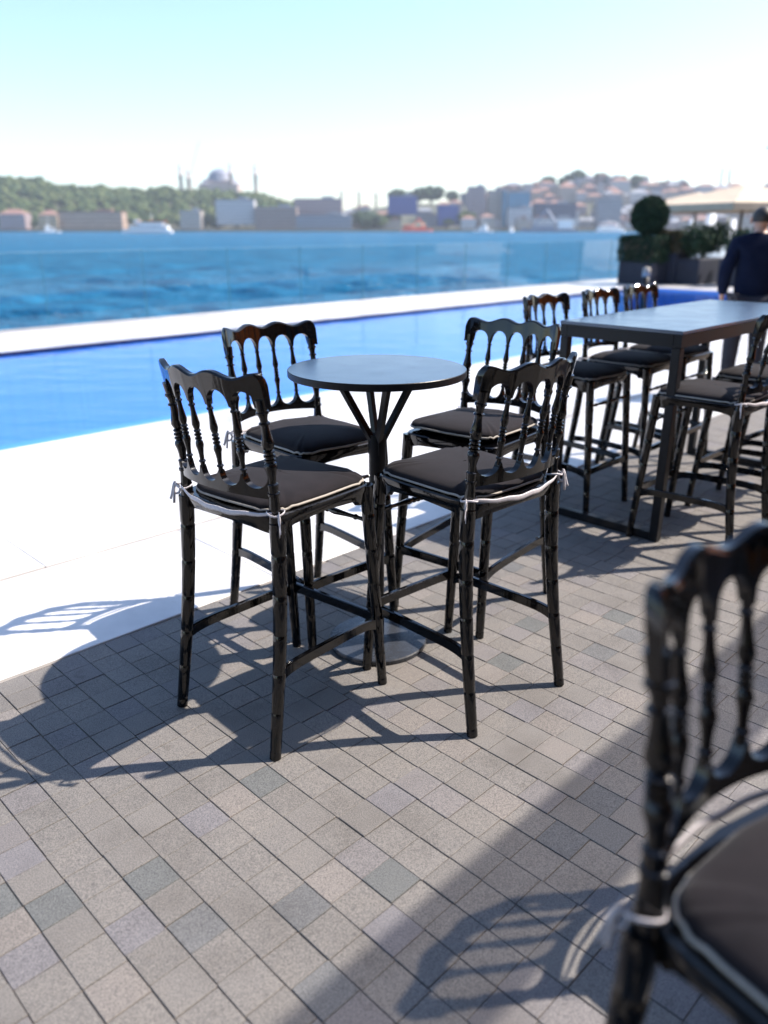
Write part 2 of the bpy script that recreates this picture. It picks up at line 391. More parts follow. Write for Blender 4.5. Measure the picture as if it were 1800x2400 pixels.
# ------------------------------------------------------------------ sea
Z_SEA = -2.2
def graded(lo, hi, a, b, d, g=1.09):
    xs = list(np.arange(a, b, d)); st = d; x = b
    while x < hi: xs.append(x); st *= g; x += st
    xs.append(hi); st = d; x = a-d
    while x > lo: xs.insert(0, x); st *= g; x -= st
    xs.insert(0, lo); return np.array(xs)
xs = graded(-900, 1300, -13, 16, .24); ys = graded(9, 1500, 13, 60, .24)
X, Y = np.meshgrid(xs, ys); Zs = np.zeros_like(X)
dx = np.gradient(xs)[None, :]; dy = np.gradient(ys)[:, None]; res = np.maximum(dx, dy)
for k in range(46):
    lam = 1.0*(1.085**k); th = R(rng.normal(-70, 34)); amp = .017*lam**.85*min(1, (9/lam)**1.4)
    kx, ky = math.cos(th)*2*math.pi/lam, math.sin(th)*2*math.pi/lam
    ph = kx*X+ky*Y+rng.uniform(0, 6.28)
    Zs += amp*np.clip((lam/res-3)/3, 0, 1)*(np.sin(ph)+.35*np.sin(2*ph+1.2)*np.clip((lam/res-6)/3, 0, 1))
env = .75+.5*np.sin(X*.21+Y*.13+1)*np.sin(Y*.17-X*.06)
Zs *= env
nx, ny = len(xs), len(ys)
verts = np.stack([X, Y, Zs], -1).reshape(-1, 3)
idx = np.arange(nx*ny).reshape(ny, nx)
faces = np.stack([idx[:-1, :-1], idx[:-1, 1:], idx[1:, 1:], idx[1:, :-1]], -1).reshape(-1, 4)
me = bpy.data.meshes.new('sea'); me.from_pydata(verts.tolist(), [], faces.tolist()); me.materials.append(SEA)
me.polygons.foreach_set('use_smooth', [True]*len(me.polygons))
o = bpy.data.objects.new('sea', me); COL.objects.link(o); o.location.z = Z_SEA; tag(o, kind='structure')


# ------------------------------------------------------------------ bar chairs
SPIN = [(0,8.5),(.05,7.2),(.075,7),(.085,10.5),(.10,10.5),(.115,7),(.2,7.6),(.27,9.5),(.33,12.2),(.37,11),(.40,7.2),(.41,10.8),(.43,10.8),(.44,7.2),(.455,7.2),(.465,11),(.485,11),(.495,7.2),(.51,7.2),(.52,10.6),(.535,10.6),(.55,7.4),(.59,10.5),(.63,12.2),(.70,10),(.80,7.6),(.875,7),(.885,10.4),(.90,10.4),(.915,7),(.96,7.4),(1,9)]
def turned(mb, a, b, prof, k=1.0, n=12):
    a, b = Vector(a), Vector(b); mb.tube([a.lerp(b, t) for t, r in prof], [r*.001*k for t, r in prof], n)
def legprof(r0, r1, n=6):
    out = []
    for i in range(n+1):
        t = i/n; r = r0+(r1-r0)*t; out.append((t, r))
        if i < n:
            for dt, kr in ((.030, 1.0), (.034, .94), (.042, .94), (.046, 1.0)): out.append((t+dt, (r0+(r1-r0)*(t+dt))*kr))
    return out
SH = .757                      # top of the seat frame
BW, BOW = .197, .05           # half width of the back, how far it bows
def back_y(z): q = (z-.72)/.45; return -.195 - .05*q + .012*math.sin(q*math.pi)
def back_p(u, z, dy=0): return Vector((u*BW, back_y(z) - BOW*(1-u*u) + dy, z))
def arch(u, lo, hi):           # five openings between six uprights
    w = .4; c = ((u+1) % w)/w*2-1
    ed = max(0.0, 1-(abs(c)/.90)**2.2)
    return lo+(hi-lo)*math.sqrt(ed)
def make_chair():
    root = empty('bar_chair')
    for sx in (-1, 1):
        m = MB(); p = legprof(17, 22.5); a, b = Vector((sx*.213, .262, 0)), Vector((sx*.192, .205, SH-.008))
        m.tube([a.lerp(b, t) for t, r in p], [r*.001 for t, r in p], 12); m.build('leg', LACQ, root, 40)
        m = MB(); p = legprof(18, 24); pts = []
        for t, r in p:
            q = t*(SH-.02); y = -.272 + (.272-.197)*math.sin(min(1, t)*math.pi/2)
            pts.append(Vector((sx*(.226-.023*t), y, q)))
        m.tube(pts, [r*.001 for t, r in p], 12); m.build('leg', LACQ, root, 40)
        m = MB(); za, zb = SH-.03, 1.095
        prof = [(0,21),(.05,20),(.20,15.5),(.245,14.5),(.25,18),(.27,18),(.275,14.5)]+[(.28+.60*t, r*1.55) for t, r in SPIN[4:]]+[(.885,14),(.89,18),(.905,18),(.91,14.5),(1,17)]
        m.tube([back_p(sx, za+(zb-za)*t) for t, r in prof], [r*.001 for t, r in prof], 12); m.build('back_stile', LACQ, root, 40)
    for i in range(4):
        u = -.6+.4*i; m = MB(); za, zb = .868, 1.078
        m.tube([back_p(u, za+(zb-za)*t) for t, r in SPIN], [r*.001 for t, r in SPIN], 10); m.build('spindle', LACQ, root, 40)
    # crest rail: wavy top, five arches beneath
    m = MB(); cols = []; n = 120; U = 1.09
    for i in range(n+1):
        u = -U+2*U*i/n
        zt = 1.158 - .0085*math.cos(math.pi*u/.345)
        e = max(0, (abs(u)-(U-.10))/.10); zt -= .028*(1-math.sqrt(max(0, 1-e*e)))
        ua = abs(u)
        zb = 1.070 if ua > .93 else arch(u, 1.068, 1.114)
        th = .0125 + .004*(zt-1.16)
        f = [back_p(u, zb, th*.8), back_p(u, zt-.006, th), back_p(u, zt, th-.005), back_p(u, zt, -th+.005), back_p(u, zt-.006, -th), back_p(u, zb, -th*.8)]
        cols.append(f)
    m.columns(cols); m.build('crest_rail', LACQ, root, 35)
    m = MB(); cols = []; n = 100
    for i in range(n+1):
        u = -.985+1.97*i/n; zt = .955 - arch(u, .043, .085) + .0; zt = .876 - arch(u, 0, .038)
        zb = .808 + .008*(1-u*u)
        cols.append([back_p(u, zb, .010), back_p(u, zt, .010), back_p(u, zt, -.010), back_p(u, zb, -.010)])
    m.columns(cols); m.build('lower_back_rail', LACQ, root, 35)
    # seat: frame with a rounded front and an apron that arches between the legs
    def plan(k=1.0, n=60):
        pts = []
        for i in range(n):
            th = 2*math.pi*i/n; c, s = math.cos(th), math.sin(th); e = .22
            x = math.copysign(abs(c)**e, c)*.212; y = math.copysign(abs(s)**e, s)*.215
            x *= 1-.035*(-y/.215) if y < 0 else 1.0
            if y < 0: y -= .03*(1-(x/.212)**2)
            else: y += .012*(1-(x/.212)**2)
            pts.append((x*k, y*k+.005))
        return pts
    P0 = plan(); n = len(P0); m = MB(); V = []
    def ring(k, zf): return [Vector((x*k, y*k, zf(x, y))) for x, y in P0]
    def zbot(x, y):
        a = min(1, abs(x)/.205) if abs(y) > .17 else min(1, abs(y)/.2)
        return SH-.036-.030*(a**3)
    rings = [ring(.80, lambda x, y: SH-.02), ring(.90, zbot), ring(.965, zbot), ring(.985, lambda x, y: SH-.030), ring(1.0, lambda x, y: SH-.016), ring(1.0, lambda x, y: SH-.004), ring(.985, lambda x, y: SH), ring(.5, lambda x, y: SH+.001), ring(.01, lambda x, y: SH+.001)]
    V = [v for r in rings for v in r]; F = []
    for r in range(len(rings)-1):
        for i in range(n):
            j = (i+1) % n; F.append((r*n+i, r*n+j, r*n+n+j, r*n+n+i))
    F.append(tuple(range(n-1, -1, -1)))
    m.add(V, F, True); m.build('seat_frame', LACQ, root, 38)
    # cushion
    m = MB(); rings = []
    for k, z in ((.90, .002), (.945, .006), (.955, .012), (.945, .019), (.90, .027), (.78, .036), (.55, .043), (.3, .046), (.01, .047)):
        rr = []
        for i, (x, y) in enumerate(P0):
            yy = y*k*(.985) + .006; w = .0035*math.sin(i*1.7)*math.sin(i*.31) if k > .6 else 0
            if y < 0: yy += .010
            rr.append(Vector((x*k*.97, yy, SH+z+w)))
        rings.append(rr)
    V = [v for r in rings for v in r]; F = []
    for r in range(len(rings)-1):
        for i in range(n):
            j = (i+1) % n; F.append((r*n+i, r*n+j, r*n+n+j, r*n+n+i))
    m.add(V, F, True); cu = m.build('seat_cushion', CUSH, root)
    m = MB(); loop = [v + Vector((v.x*.012, v.y*.012, 0)) for v in rings[1]]
    m.tube(loop+[loop[0]], .0042, 6, False, sx=1.0, sy=1.0); m.build('piping', PIPE, cu)
    # ribbons knotted round the rear posts
    for sx in (-1, 1):
        m = MB(); c = Vector((sx*.203, -.200, SH+.012))
        lp = [c+Vector((math.cos(a)*.026, math.sin(a)*.026, .004*math.sin(2*a))) for a in np.linspace(0, 2*math.pi, 15)]
        m.tube(lp, .0028, 5, False, sx=1.2, sy=.4, up=(0, 0, 1))
        k0 = c+Vector((sx*.026, -.012, -.002))
        r_ = random.Random(sx+5)
        for q in range(2):
            d = Vector((sx*(.008+.010*q), -.008-.005*q, 0)); pts = [k0+d*t+Vector((0, 0, -.05*(t**1.5)*(1-.3*q)+.012*math.sin(t*4+q))) for t in np.linspace(0, 1, 7)]
            m.tube(pts, .0040, 5, True, sx=.25, sy=1.1)
        lp = [k0+Vector((sx*.010*math.sin(a), -.006*math.sin(a), .016*math.cos(a)-.012)) for a in np.linspace(0, 2*math.pi, 9)]
        m.tube(lp, .004, 5, False, sx=.3, sy=1.1); m.build('ribbon', RIB, cu)
    m = MB(); pts = []
    for i in range(21):
        u = -1+2*i/20; pts.append(Vector((u*.203, -.214-.040*(1-u*u), SH+.012-.016*(1-u*u)+.002*math.sin(i*1.3))))
    m.tube(pts, [.0035+.004*math.sin(math.pi*i/20) for i in range(21)], 6, True, sx=1.2, sy=.2, up=(0, 0, 1)); m.build('ribbon', RIB, cu)
    # turned stretcher under the seat front, flat footrest rails on three sides
    m = MB(); prof = [(0,7)]+[(.06+.88*t, r*.95) for t, r in SPIN]+[(1,7)]
    turned(m, (-.196, .218, SH-.135), (.196, .218, SH-.135), prof); m.build('stretcher', LACQ, root, 40)
    def rail(a, b, sag, name='footrest_rail'):
        m = MB(); cols = []; a, b = Vector(a), Vector(b); d = (b-a).normalized(); nrm = Vector((d.y, -d.x, 0)).normalized()
        for i in range(25):
            t = i/24; e = abs(2*t-1); z = -sag*(e**6); h = .0165+.004*(e**6); w = .0085
            c = a.lerp(b, t)+Vector((0, 0, z))
            cols.append([c-nrm*w+Vector((0,0,-h)), c-nrm*w+Vector((0,0,h-.003)), c-nrm*(w-.003)+Vector((0,0,h)), c+nrm*(w-.003)+Vector((0,0,h)), c+nrm*w+Vector((0,0,h-.003)), c+nrm*w+Vector((0,0,-h))])
        m.columns(cols); m.build(name, LACQ, root, 35)
    rail((-.205, .243, .265), (.205, .243, .265), .004)
    for sx in (-1, 1):
        rail((sx*.216, -.242, .278), (sx*.206, .238, .262), .022)
    return root

proto = make_chair()
def yaw(f): return math.atan2(-f[0], f[1])
chairs = [
 (-.336, 2.363, (.628, .778), 'glossy black bar chair nearest on the left, its back to the camera', 'round'),
 (.270, 2.477, (-.662, .749), 'glossy black bar chair right front of the round table with brown reflections on its back', 'round'),
 (-.291, 2.989, (.676, -.737), 'glossy black bar chair behind the round table on its left, beside the pool', 'round'),
 (.376, 3.102, (-.63, -.777), 'glossy black bar chair behind the round table on its right, cushion tilted up', 'round'),
 (.586, .664, (.56, -.83), 'large blurred black bar chair cropped in the lower right corner', 'long'),
 (1.325, 1.40, (Q, -Q), 'black bar chair beyond the right edge casting the spindled shadow in front', 'long'),
 (1.085, 4.45, (Q, -Q), 'black bar chair tucked in at the near left corner of the long table', 'long'),
 (1.505, 4.87, (.73, -.68), 'black bar chair in the middle of the pool side of the long table', 'long'),
 (1.87, 5.27, (Q, -Q), 'black bar chair at the far end of the long table pool side', 'long'),
 (1.62, 3.82, (-Q, Q), 'black bar chair on the near side of the long table at the right edge', 'long'),
 (2.10, 4.30, (-Q, Q), 'black bar chair on the near side of the long table, second from its near end', 'long'),
 (2.56, 4.78, (-.66, .75), 'black bar chair on the near side of the long table at its far end', 'long'),
]
for i, (x, y, f, lab, gr) in enumerate(chairs):
    o = proto if i == 0 else copy_tree(proto)
    o.location = (x, y, 0); o.rotation_euler.z = yaw(f)
    tag(o, lab, 'chair', 'chairs around the round table' if gr == 'round' else 'chairs along the long tables')
# chair with a slightly puffed-up cushion behind the round table
d = bpy.data.objects[chairs and proto.name]
for ch in [c for c in COL.objects if c.name.startswith('bar_chair') and abs(c.location.y-3.102) < 1e-4]:
    for p in ch.children:
        if p.name.startswith('seat_cushion'): p.rotation_euler = (R(1.5), R(1.2), 0); p.location.z = .012

# ------------------------------------------------------------------ round bar table
TX, TY, TH = -.024, 2.735, 1.065
rt = empty('round_bar_table', (TX, TY, 0)); tag(rt, 'tall round bar table with slate grey top on a single pole with splayed struts', 'table')
m = MB(); m.lathe((0, 0, 0), [(.307, TH), (.2, TH+.0001), (0.0005, TH+.0001)], 96, False); tt = m.build('table_top', DTOP, rt)
m = MB(); m.lathe((0, 0, 0), [(0.01, TH-.024), (.307, TH-.024), (.309, TH-.022), (.309, TH-.002), (.307, TH)], 96, False); m.build('edge_band', DMET, tt)
m = MB(); m.lathe((0, 0, 0), [(0, .008), (.176, .008), (.178, 0.0005), (.188, .0005), (.190, .004), (.190, .016), (.186, .020), (.03, .022), (0, .022)], 72, False); m.build('base_plate', DMET2, rt)
m = MB(); m.tube([(0, 0, .017), (0, 0, .47), (0, 0, .472), (0, 0, .83)], [.0245, .0245, .0305, .0305], 20); m.build('pole', DMET, rt, 35)
for a in (15, 105, 195, 285):
    c, s = math.cos(R(a)), math.sin(R(a)); m = MB()
    m.tube([(c*.018, s*.018, .76), (c*.020, s*.020, .81), (c*.145, s*.145, TH-.022)], .0145, 4, True, False); m.build('strut', DMET, rt)
m = MB(); m.disc((0, 0, 0), .19, TH-.030, TH-.0245, 48, .001); m.build('mounting_plate', DMET, rt)

# ------------------------------------------------------------------ long tables
def long_table(t0, t1, s0, s1, label):
    c = ts((t0+t1)/2, (s0+s1)/2); o = empty('long_bar_table', c, R(45)); tag(o, label, 'table', 'long bar tables')
    lx, ly = t1-t0, s1-s0
    m = MB(); m.bevbox((0, 0, 1.056), (lx, ly, .018), .002); m.build('table_top', DTOP, o)
    m = MB(); m.box((0, ly/2-.022, 1.016), (lx-.006, .04, .06)); m.box((0, -ly/2+.022, 1.016), (lx-.006, .04, .06))
    m.box((lx/2-.022, 0, 1.016), (.04, ly-.09, .06)); m.box((-lx/2+.022, 0, 1.016), (.04, ly-.09, .06)); m.build('apron', DMET, o)
    for sx in (-1, 1):
        for sy in (-1, 1):
            m = MB(); m.bevbox((sx*(lx/2-.027), sy*(ly/2-.027), .492), (.045, .045, .984), .002); m.build('leg', DMET, o)
        m = MB(); m.bevbox((sx*(lx/2-.027), 0, .024), (.043, ly-.102, .044), .002); m.build('floor_bar', DMET, o)
    return o
long_table(3.64, 5.44, 1.665, 2.335, 'long dark bar table with pale blue sheen on its top, at the right edge')
long_table(.30, 2.30, -1.06, -.42, 'second long dark bar table out of view beyond the lower right corner')

# ------------------------------------------------------------------ shade strip that throws the broad soft band across the pavement
FAB = bpy.data.materials.new('translucent_awning_fabric'); FAB.use_nodes = True
nt = FAB.node_tree; pb = bsdf(FAB); pb.inputs['Base Color'].default_value = (.6, .56, .5, 1); pb.inputs['Roughness'].default_value = .9
_tr = N(FAB, 'ShaderNodeBsdfTransparent'); _tr.inputs[0].default_value = (.9, .88, .86, 1); _mx = N(FAB, 'ShaderNodeMixShader'); _mx.inputs[0].default_value = .62
L(FAB, pb.outputs[0], _mx.inputs[1]); L(FAB, _tr.outputs[0], _mx.inputs[2]); L(FAB, _mx.outputs[0], nt.nodes['Material Output'].inputs[0])
hz = 3.0; sh_s = (math.cos(R(SUN_AZ))-math.sin(R(SUN_AZ)))*Q/math.tan(R(SUN_EL))*hz
sc_ = .815-sh_s
aw = empty('fabric_shade_strip', ts(-3, sc_, 0), R(45)); tag(aw, 'narrow fabric strip on tall posts beyond the right edge throwing a straight shade band', 'awning')
m = MB(); m.bevbox((5.5, 0, hz), (13, .31, .012), .002); m.build('fabric', FAB, aw)
for x in (0, 11.6):
    m = MB(); m.tube([(x, 0, 0), (x, 0, hz-.01)], .035, 12); m.build('post', DMET, aw)

# added out of view: backlit rust fabric strips that warm the lacquer reflections
RUST = bpy.data.materials.new('rust_reflector_fabric'); RUST.use_nodes = True; pb = bsdf(RUST); pb.inputs['Base Color'].default_value = (.45, .22, .07, 1); pb.inputs['Roughness'].default_value = .9
_t = N(RUST, 'ShaderNodeBsdfTranslucent'); _t.inputs[0].default_value = (.78, .40, .13, 1); _mx = N(RUST, 'ShaderNodeMixShader'); _mx.inputs[0].default_value = .75
L(RUST, pb.outputs[0], _mx.inputs[1]); L(RUST, _t.outputs[0], _mx.inputs[2]); L(RUST, _mx.outputs[0], RUST.node_tree.nodes['Material Output'].inputs[0])
bs = empty('fabric_blind_screen', (5.7, 1.6, 0), R(90)); tag(bs, 'rust coloured fabric strips added out of view at the right to tint the lacquer reflections', 'blinds')
m = MB(); m.bevbox((0, 0, 2.95), (9.0, .08, .08), .005); m.build('top_rail', DMET, bs)
for x in (-4.46, 0, 4.46):
    m = MB(); m.bevbox((x, 0, 1.455), (.08, .08, 2.91), .005); m.build('post', DMET, bs)
r3 = random.Random(9); x = -4.2; bm_ = MB(); bm_.bevbox((0, 0, 1.48), (.30, .012, 2.8), .003); bmesh_ = bm_.mesh('reflector_strip', RUST)
while x < 4.2:
    o = bpy.data.objects.new('reflector_strip', bmesh_); COL.objects.link(o); o.parent = bs; o.location = (x, .06, 0); o.rotation_euler.z = r3.uniform(-.25, .25); x += r3.choice([.34, .36, .40, .55])

# ------------------------------------------------------------------ far shore
SHORE = 900.0
def sm(x): x = max(0.0, min(1.0, x)); return x*x*(3-2*x)
ridge_px = [(-400, 372), (0, 384), (80, 388), (110, 399), (200, 405), (290, 412), (350, 407), (400, 416), (440, 412), (560, 420), (640, 446), (720, 448), (800, 434), (900, 424), (1000, 424), (1100, 412), (1180, 398), (1250, 388), (1370, 392), (1500, 404), (1700, 408), (2200, 400)]
RY = 1180.0
ridge = [(at(px, py, RY).x, at(px, py, RY).z) for px, py in ridge_px]
def ridge_h(x):
    if x <= ridge[0][0]: return ridge[0][1]
    for (a, b), (c, d) in zip(ridge, ridge[1:]):
        if x <= c: return b+(d-b)*(x-a)/(c-a)
    return ridge[-1][1]
def ground_h(x, y):
    xr = x*RY/max(y, 1)
    h = ridge_h(xr)-10; return Z_SEA+2.2 + max(0, h)*sm((y-SHORE-18)/(RY-SHORE-30))
HILL = varied('hill_soil', (.055, .07, .045), (.10, .10, .075), .02, .95, 0)
b = MB(); gx = np.linspace(-900, 1300, 120); gy = np.concatenate([[SHORE, SHORE+.01], np.linspace(SHORE+8, RY+260, 30)])
V = []
for k, y in enumerate(gy):
    for x in gx: V.append((x, y, Z_SEA-1 if k == 0 else ground_h(x, y)))
F = [(k*120+i, k*120+i+1, k*120+121+i, k*120+120+i) for k in range(len(gy)-1) for i in range(119)]
b.add(V, F, True); b.build('hills', HILL, kind='structure')

def leafmat(name, c1, c2, c3):
    m = mat(name, c1, .8, spec=.2); g = N(m, 'ShaderNodeNewGeometry')
    L(m, ramp(m, g.outputs['Random Per Island'], [(0, c1), (.5, c2), (1, c3)]), bsdf(m).inputs['Base Color']); return m
LEAF = leafmat('far_foliage', (.03, .06, .022), (.07, .105, .035), (.125, .15, .055))
LEAFD = leafmat('dark_foliage', (.022, .045, .022), (.035, .065, .03), (.055, .085, .04))
BARK = varied('bark', (.09, .07, .05), (.15, .12, .09), 6, .9, .3, .02)
ICO = []
_bm = bmesh.new(); bmesh.ops.create_icosphere(_bm, subdivisions=1, radius=1); ICOV = [v.co.copy() for v in _bm.verts]; ICOF = [tuple(v.index for v in f.verts) for f in _bm.faces]; _bm.free()
def clump(mb, c, r, rr, flat=.8):
    M = Matrix.Rotation(rr.uniform(0, 6.28), 3, 'Z') @ Matrix.Rotation(rr.uniform(0, 3), 3, 'X')
    mb.add([Vector(c)+(M @ (v*r*rr.uniform(.7, 1.25))) * Vector((1, 1, flat)) if False else Vector(c)+Vector(((M@v).x*r*rr.uniform(.75, 1.25), (M@v).y*r*rr.uniform(.75, 1.25), (M@v).z*r*flat*rr.uniform(.75, 1.25))) for v in ICOV], ICOF, False)
# wooded hillside on the left: one mass
rr = random.Random(3); wood = MB()
for k in range(1300):
    y = SHORE+40+rr.random()**.8*(RY-SHORE-20); xl = at(-120, 450, y).x; xh = at(640, 450, y).x
    x = rr.uniform(xl, xh); px = (x/ y)/(math.cos(PITCH)+.0)  # only for density
    z = ground_h(x, y); big_ = rr.random() < .18; H_ = rr.uniform(9, 13) if big_ else rr.uniform(6, 12)
    for q in range(4): clump(wood, (x+rr.gauss(0, 3), y+rr.gauss(0, 2), z+H_*rr.uniform(.45, 1.0)), rr.uniform(2.6, 4.8) if big_ else rr.uniform(1.8, 4.0), rr)
wd = wood.build('wooded_hillside', LEAF); tag(wd, 'broad mass of green trees covering the hill across the water', 'wood', kind='stuff')
def far_tree(px, Y, h, w, label, dark=False):
    p = at(px, 480, Y); z = ground_h(p.x, Y); t = empty('broadleaf_tree', (p.x, Y, z)); r2 = random.Random(int(px*13+Y))
    tag(t, label, 'tree', 'separate trees on the far shore')
    m = MB(); m.tube([(0, 0, -1), (0, 0, h*.3), (.3, 0, h*.7)], [w*.05, w*.04, w*.02], 6); m.build('trunk', BARK, t)
    m = MB()
    for q in range(70):
        a, u, v = r2.uniform(0, 6.28), r2.random()**.5, r2.uniform(-1, 1)
        k = math.sqrt(max(0, 1-v*v)); clump(m, (math.cos(a)*u*k*w*.5, math.sin(a)*u*k*w*.4, h*.62+v*h*.36), w*r2.uniform(.07, .15), r2)
    m.build('crown', LEAFD if dark else LEAF, t)
for px, Y, h, w, dk, lab in [
 (585, 960, 20, 30, 0, 'rounded light green tree on the far shore right of the mosque'), (535, 1010, 18, 34, 0, 'wide light green tree just below the mosque'),
 (790, 925, 17, 34, 1, 'broad dark tree at the water left of the royal blue building'), (735, 1000, 15, 22, 1, 'small dark tree behind the mauve building'),
 (860, 1130, 20, 28, 1, 'dark skyline tree left of the other two above the blue building'), (930, 1150, 22, 36, 1, 'widest dark skyline tree above the orange boat'),
 (905, 1160, 20, 26, 1, 'dark skyline tree between its two neighbours above the orange boat'), (975, 1160, 16, 20, 1, 'small dark skyline tree right of the orange boat'),
 (820, 930, 13, 20, 0, 'light tree at the left foot of the royal blue building'), (845, 960, 14, 24, 0, 'light tree in front of the royal blue building'),
 (965, 930, 12, 20, 0, 'light tree in front of the smaller blue building'), (1008, 925, 18, 22, 0, 'upright light tree left of the tall mauve block'),
 (1180, 1165, 18, 26, 1, 'leftmost dark tree on the right hand hilltop'), (1215, 1170, 15, 20, 1, 'second dark tree from the left on the right hand hilltop'),
 (1240, 1170, 20, 30, 1, 'largest dark tree on the right hand hilltop'), (1290, 1170, 18, 26, 1, 'dark hilltop tree right of the largest one'),
 (1330, 1170, 15, 26, 1, 'second dark hilltop tree from the right'), (1365, 1165, 17, 22, 1, 'rightmost dark tree on the right hand hilltop'),
 (470, 925, 12, 22, 1, 'low dark tree left of the pale waterfront hall'), (440, 930, 15, 26, 1, 'dark tree beside the small cream building'),
 (62, 918, 9, 14, 1, 'small dark tree between the pink and orange waterside houses'), (1110, 1160, 15, 24, 1, 'dark skyline tree above the teal glass box')]:
    far_tree(px, Y, h, w, lab, dk)

# buildings on the shore and the slope
def facade(name, wall, win, sx=3.0, sz=3.3, rough=.8):
    m = mat(name, wall, rough); v = coords(m); br = N(m, 'ShaderNodeTexBrick', offset=0.0)
    sep = N(m, 'ShaderNodeSeparateXYZ'); L(m, v, sep.inputs[0]); add = N(m, 'ShaderNodeMath', operation='ADD'); L(m, sep.outputs[0], add.inputs[0]); L(m, sep.outputs[1], add.inputs[1])
    cb = N(m, 'ShaderNodeCombineXYZ'); L(m, add.outputs[0], cb.inputs[0]); L(m, sep.outputs[2], cb.inputs[1]); L(m, cb.outputs[0], br.inputs['Vector'])
    br.inputs['Scale'].default_value = 1; br.inputs['Brick Width'].default_value = sx; br.inputs['Row Height'].default_value = sz; br.inputs['Mortar Size'].default_value = .75
    br.inputs['Mortar Smooth'].default_value = .05
    br.inputs['Color1'].default_value = (*win, 1); br.inputs['Color2'].default_value = (*[w*.6 for w in win], 1); br.inputs['Mortar'].default_value = (*wall, 1)
    L(m, br.outputs['Color'], bsdf(m).inputs['Base Color']); return m
FAC = [facade('facade_cream', (.42, .37, .32), (.12, .12, .14)), facade('facade_pink', (.34, .27, .27), (.12, .11, .13)), facade('facade_white', (.52, .51, .51), (.16, .17, .2)), facade('facade_grey', (.25, .26, .29), (.1, .11, .13)), facade('facade_ochre', (.50, .36, .22), (.13, .11, .1)), facade('facade_brown', (.30, .22, .19), (.08, .08, .09))]
ROOFT = varied('red_tile_roof', (.22, .12, .095), (.29, .17, .14), .5, .85, 0); ROOFG = varied('lead_roof', (.20, .22, .26), (.28, .30, .34), .4, .6, 0)
BLUEW = facade('facade_blue', (.06, .10, .32), (.04, .06, .16)); TEALG = facade('facade_teal_glass', (.05, .22, .34), (.03, .15, .26), 4, 4, .3); DARKF = facade('facade_dark', (.085, .10, .15), (.04, .05, .08), 4, 4)
TAN = facade('facade_tan_wall', (.50, .36, .27), (.18, .13, .11), 5, 4)
def building(cx, Y, z, w, d, h, fm, roof, label, rt=None, group=None):
    o = empty('shore_building', (cx, Y, z)); tag(o, label, 'building', group)
    m = MB(); m.box((0, 0, h/2-1.5), (w, d, h+3)); m.build('wall', fm, o)
    m = MB()
    if roof == 'hip':
        rh = min(w, d)*.28; a, e = w/2+.4, d/2+.4; k = max(0, a-e)
        m.add([(-a,-e,h),(a,-e,h),(a,e,h),(-a,e,h),(-k,0,h+rh),(k+.01,0,h+rh)], [(0,1,5,4),(1,2,5),(2,3,4,5),(3,0,4),(3,2,1,0)])
        m.build('roof', rt or ROOFT, o)
    else:
        m.box((0, 0, h+.45), (w+.5, d+.5, .5)); m.box((w*.2, 0, h+1.9), (w*.25, d*.4, 2.4)); m.build('roof', rt or ROOFG, o)
    return o
GRP = 'small blurred buildings on the far slope'
def bpx(x0, x1, y0, y1, Y, fm, roof, label, rt=None, group=None, d=18):
    a, b_ = at(x0, y1, Y), at(x1, y0, Y); return building((a.x+b_.x)/2, Y+d/2, a.z, b_.x-a.x, d, b_.z-a.z, fm, roof, label, rt, group)
big = [
 (0, 52, 462, 492, 902, FAC[1], 'hip', 'low pink waterside building at the left edge of the far shore', None),
 (85, 122, 464, 492, 903, FAC[4], 'hip', 'small orange walled house left of the small white boat', None),
 (128, 262, 458, 490, 908, TAN, 'flat', 'long low tan arcaded wall below the wooded hill', ROOFT),
 (390, 432, 456, 492, 904, FAC[0], 'flat', 'small cream building right of the white ferry', None),
 (468, 548, 432, 480, 915, FAC[2], 'flat', 'pale framed waterfront hall below the mosque', None),
 (552, 640, 448, 492, 906, FAC[5], 'flat', 'dark brown long waterfront shed with flat roof', None),
 (636, 738, 430, 470, 935, FAC[1], 'flat', 'wide mauve building in the middle of the far shore', None),
 (640, 760, 466, 493, 905, FAC[3], 'flat', 'long grey waterfront arcade under the mauve building', None),
 (838, 902, 424, 458, 950, BLUEW, 'flat', 'royal blue building behind the orange boats', None),
 (946, 992, 444, 482, 925, BLUEW, 'flat', 'second smaller royal blue building right of the orange boats', None),
 (1010, 1050, 404, 486, 930, FAC[1], 'flat', 'tall mauve apartment block right of the blue buildings', None),
 (1052, 1086, 412, 486, 935, FAC[0], 'flat', 'tall pale cream block beside the teal building', None),
 (1084, 1096, 414, 484, 922, TEALG, 'flat', 'narrow dark teal slab tower', None),
 (1097, 1146, 416, 448, 925, TEALG, 'flat', 'bright teal glass box raised on the waterfront', None),
 (1097, 1150, 450, 484, 915, FAC[2], 'flat', 'pale building under the teal glass box', None),
 (1154, 1246, 440, 472, 918, DARKF, 'flat', 'wide dark slate building on the waterfront', None),
 (1150, 1250, 472, 484, 910, FAC[2], 'flat', 'low pale podium under the dark slate building', None),
 (1290, 1345, 430, 486, 920, FAC[3], 'flat', 'grey waterfront block left of the topiary ball', None),
]
for a in big: bpx(*a[:8], rt=a[8])
rr = random.Random(11)
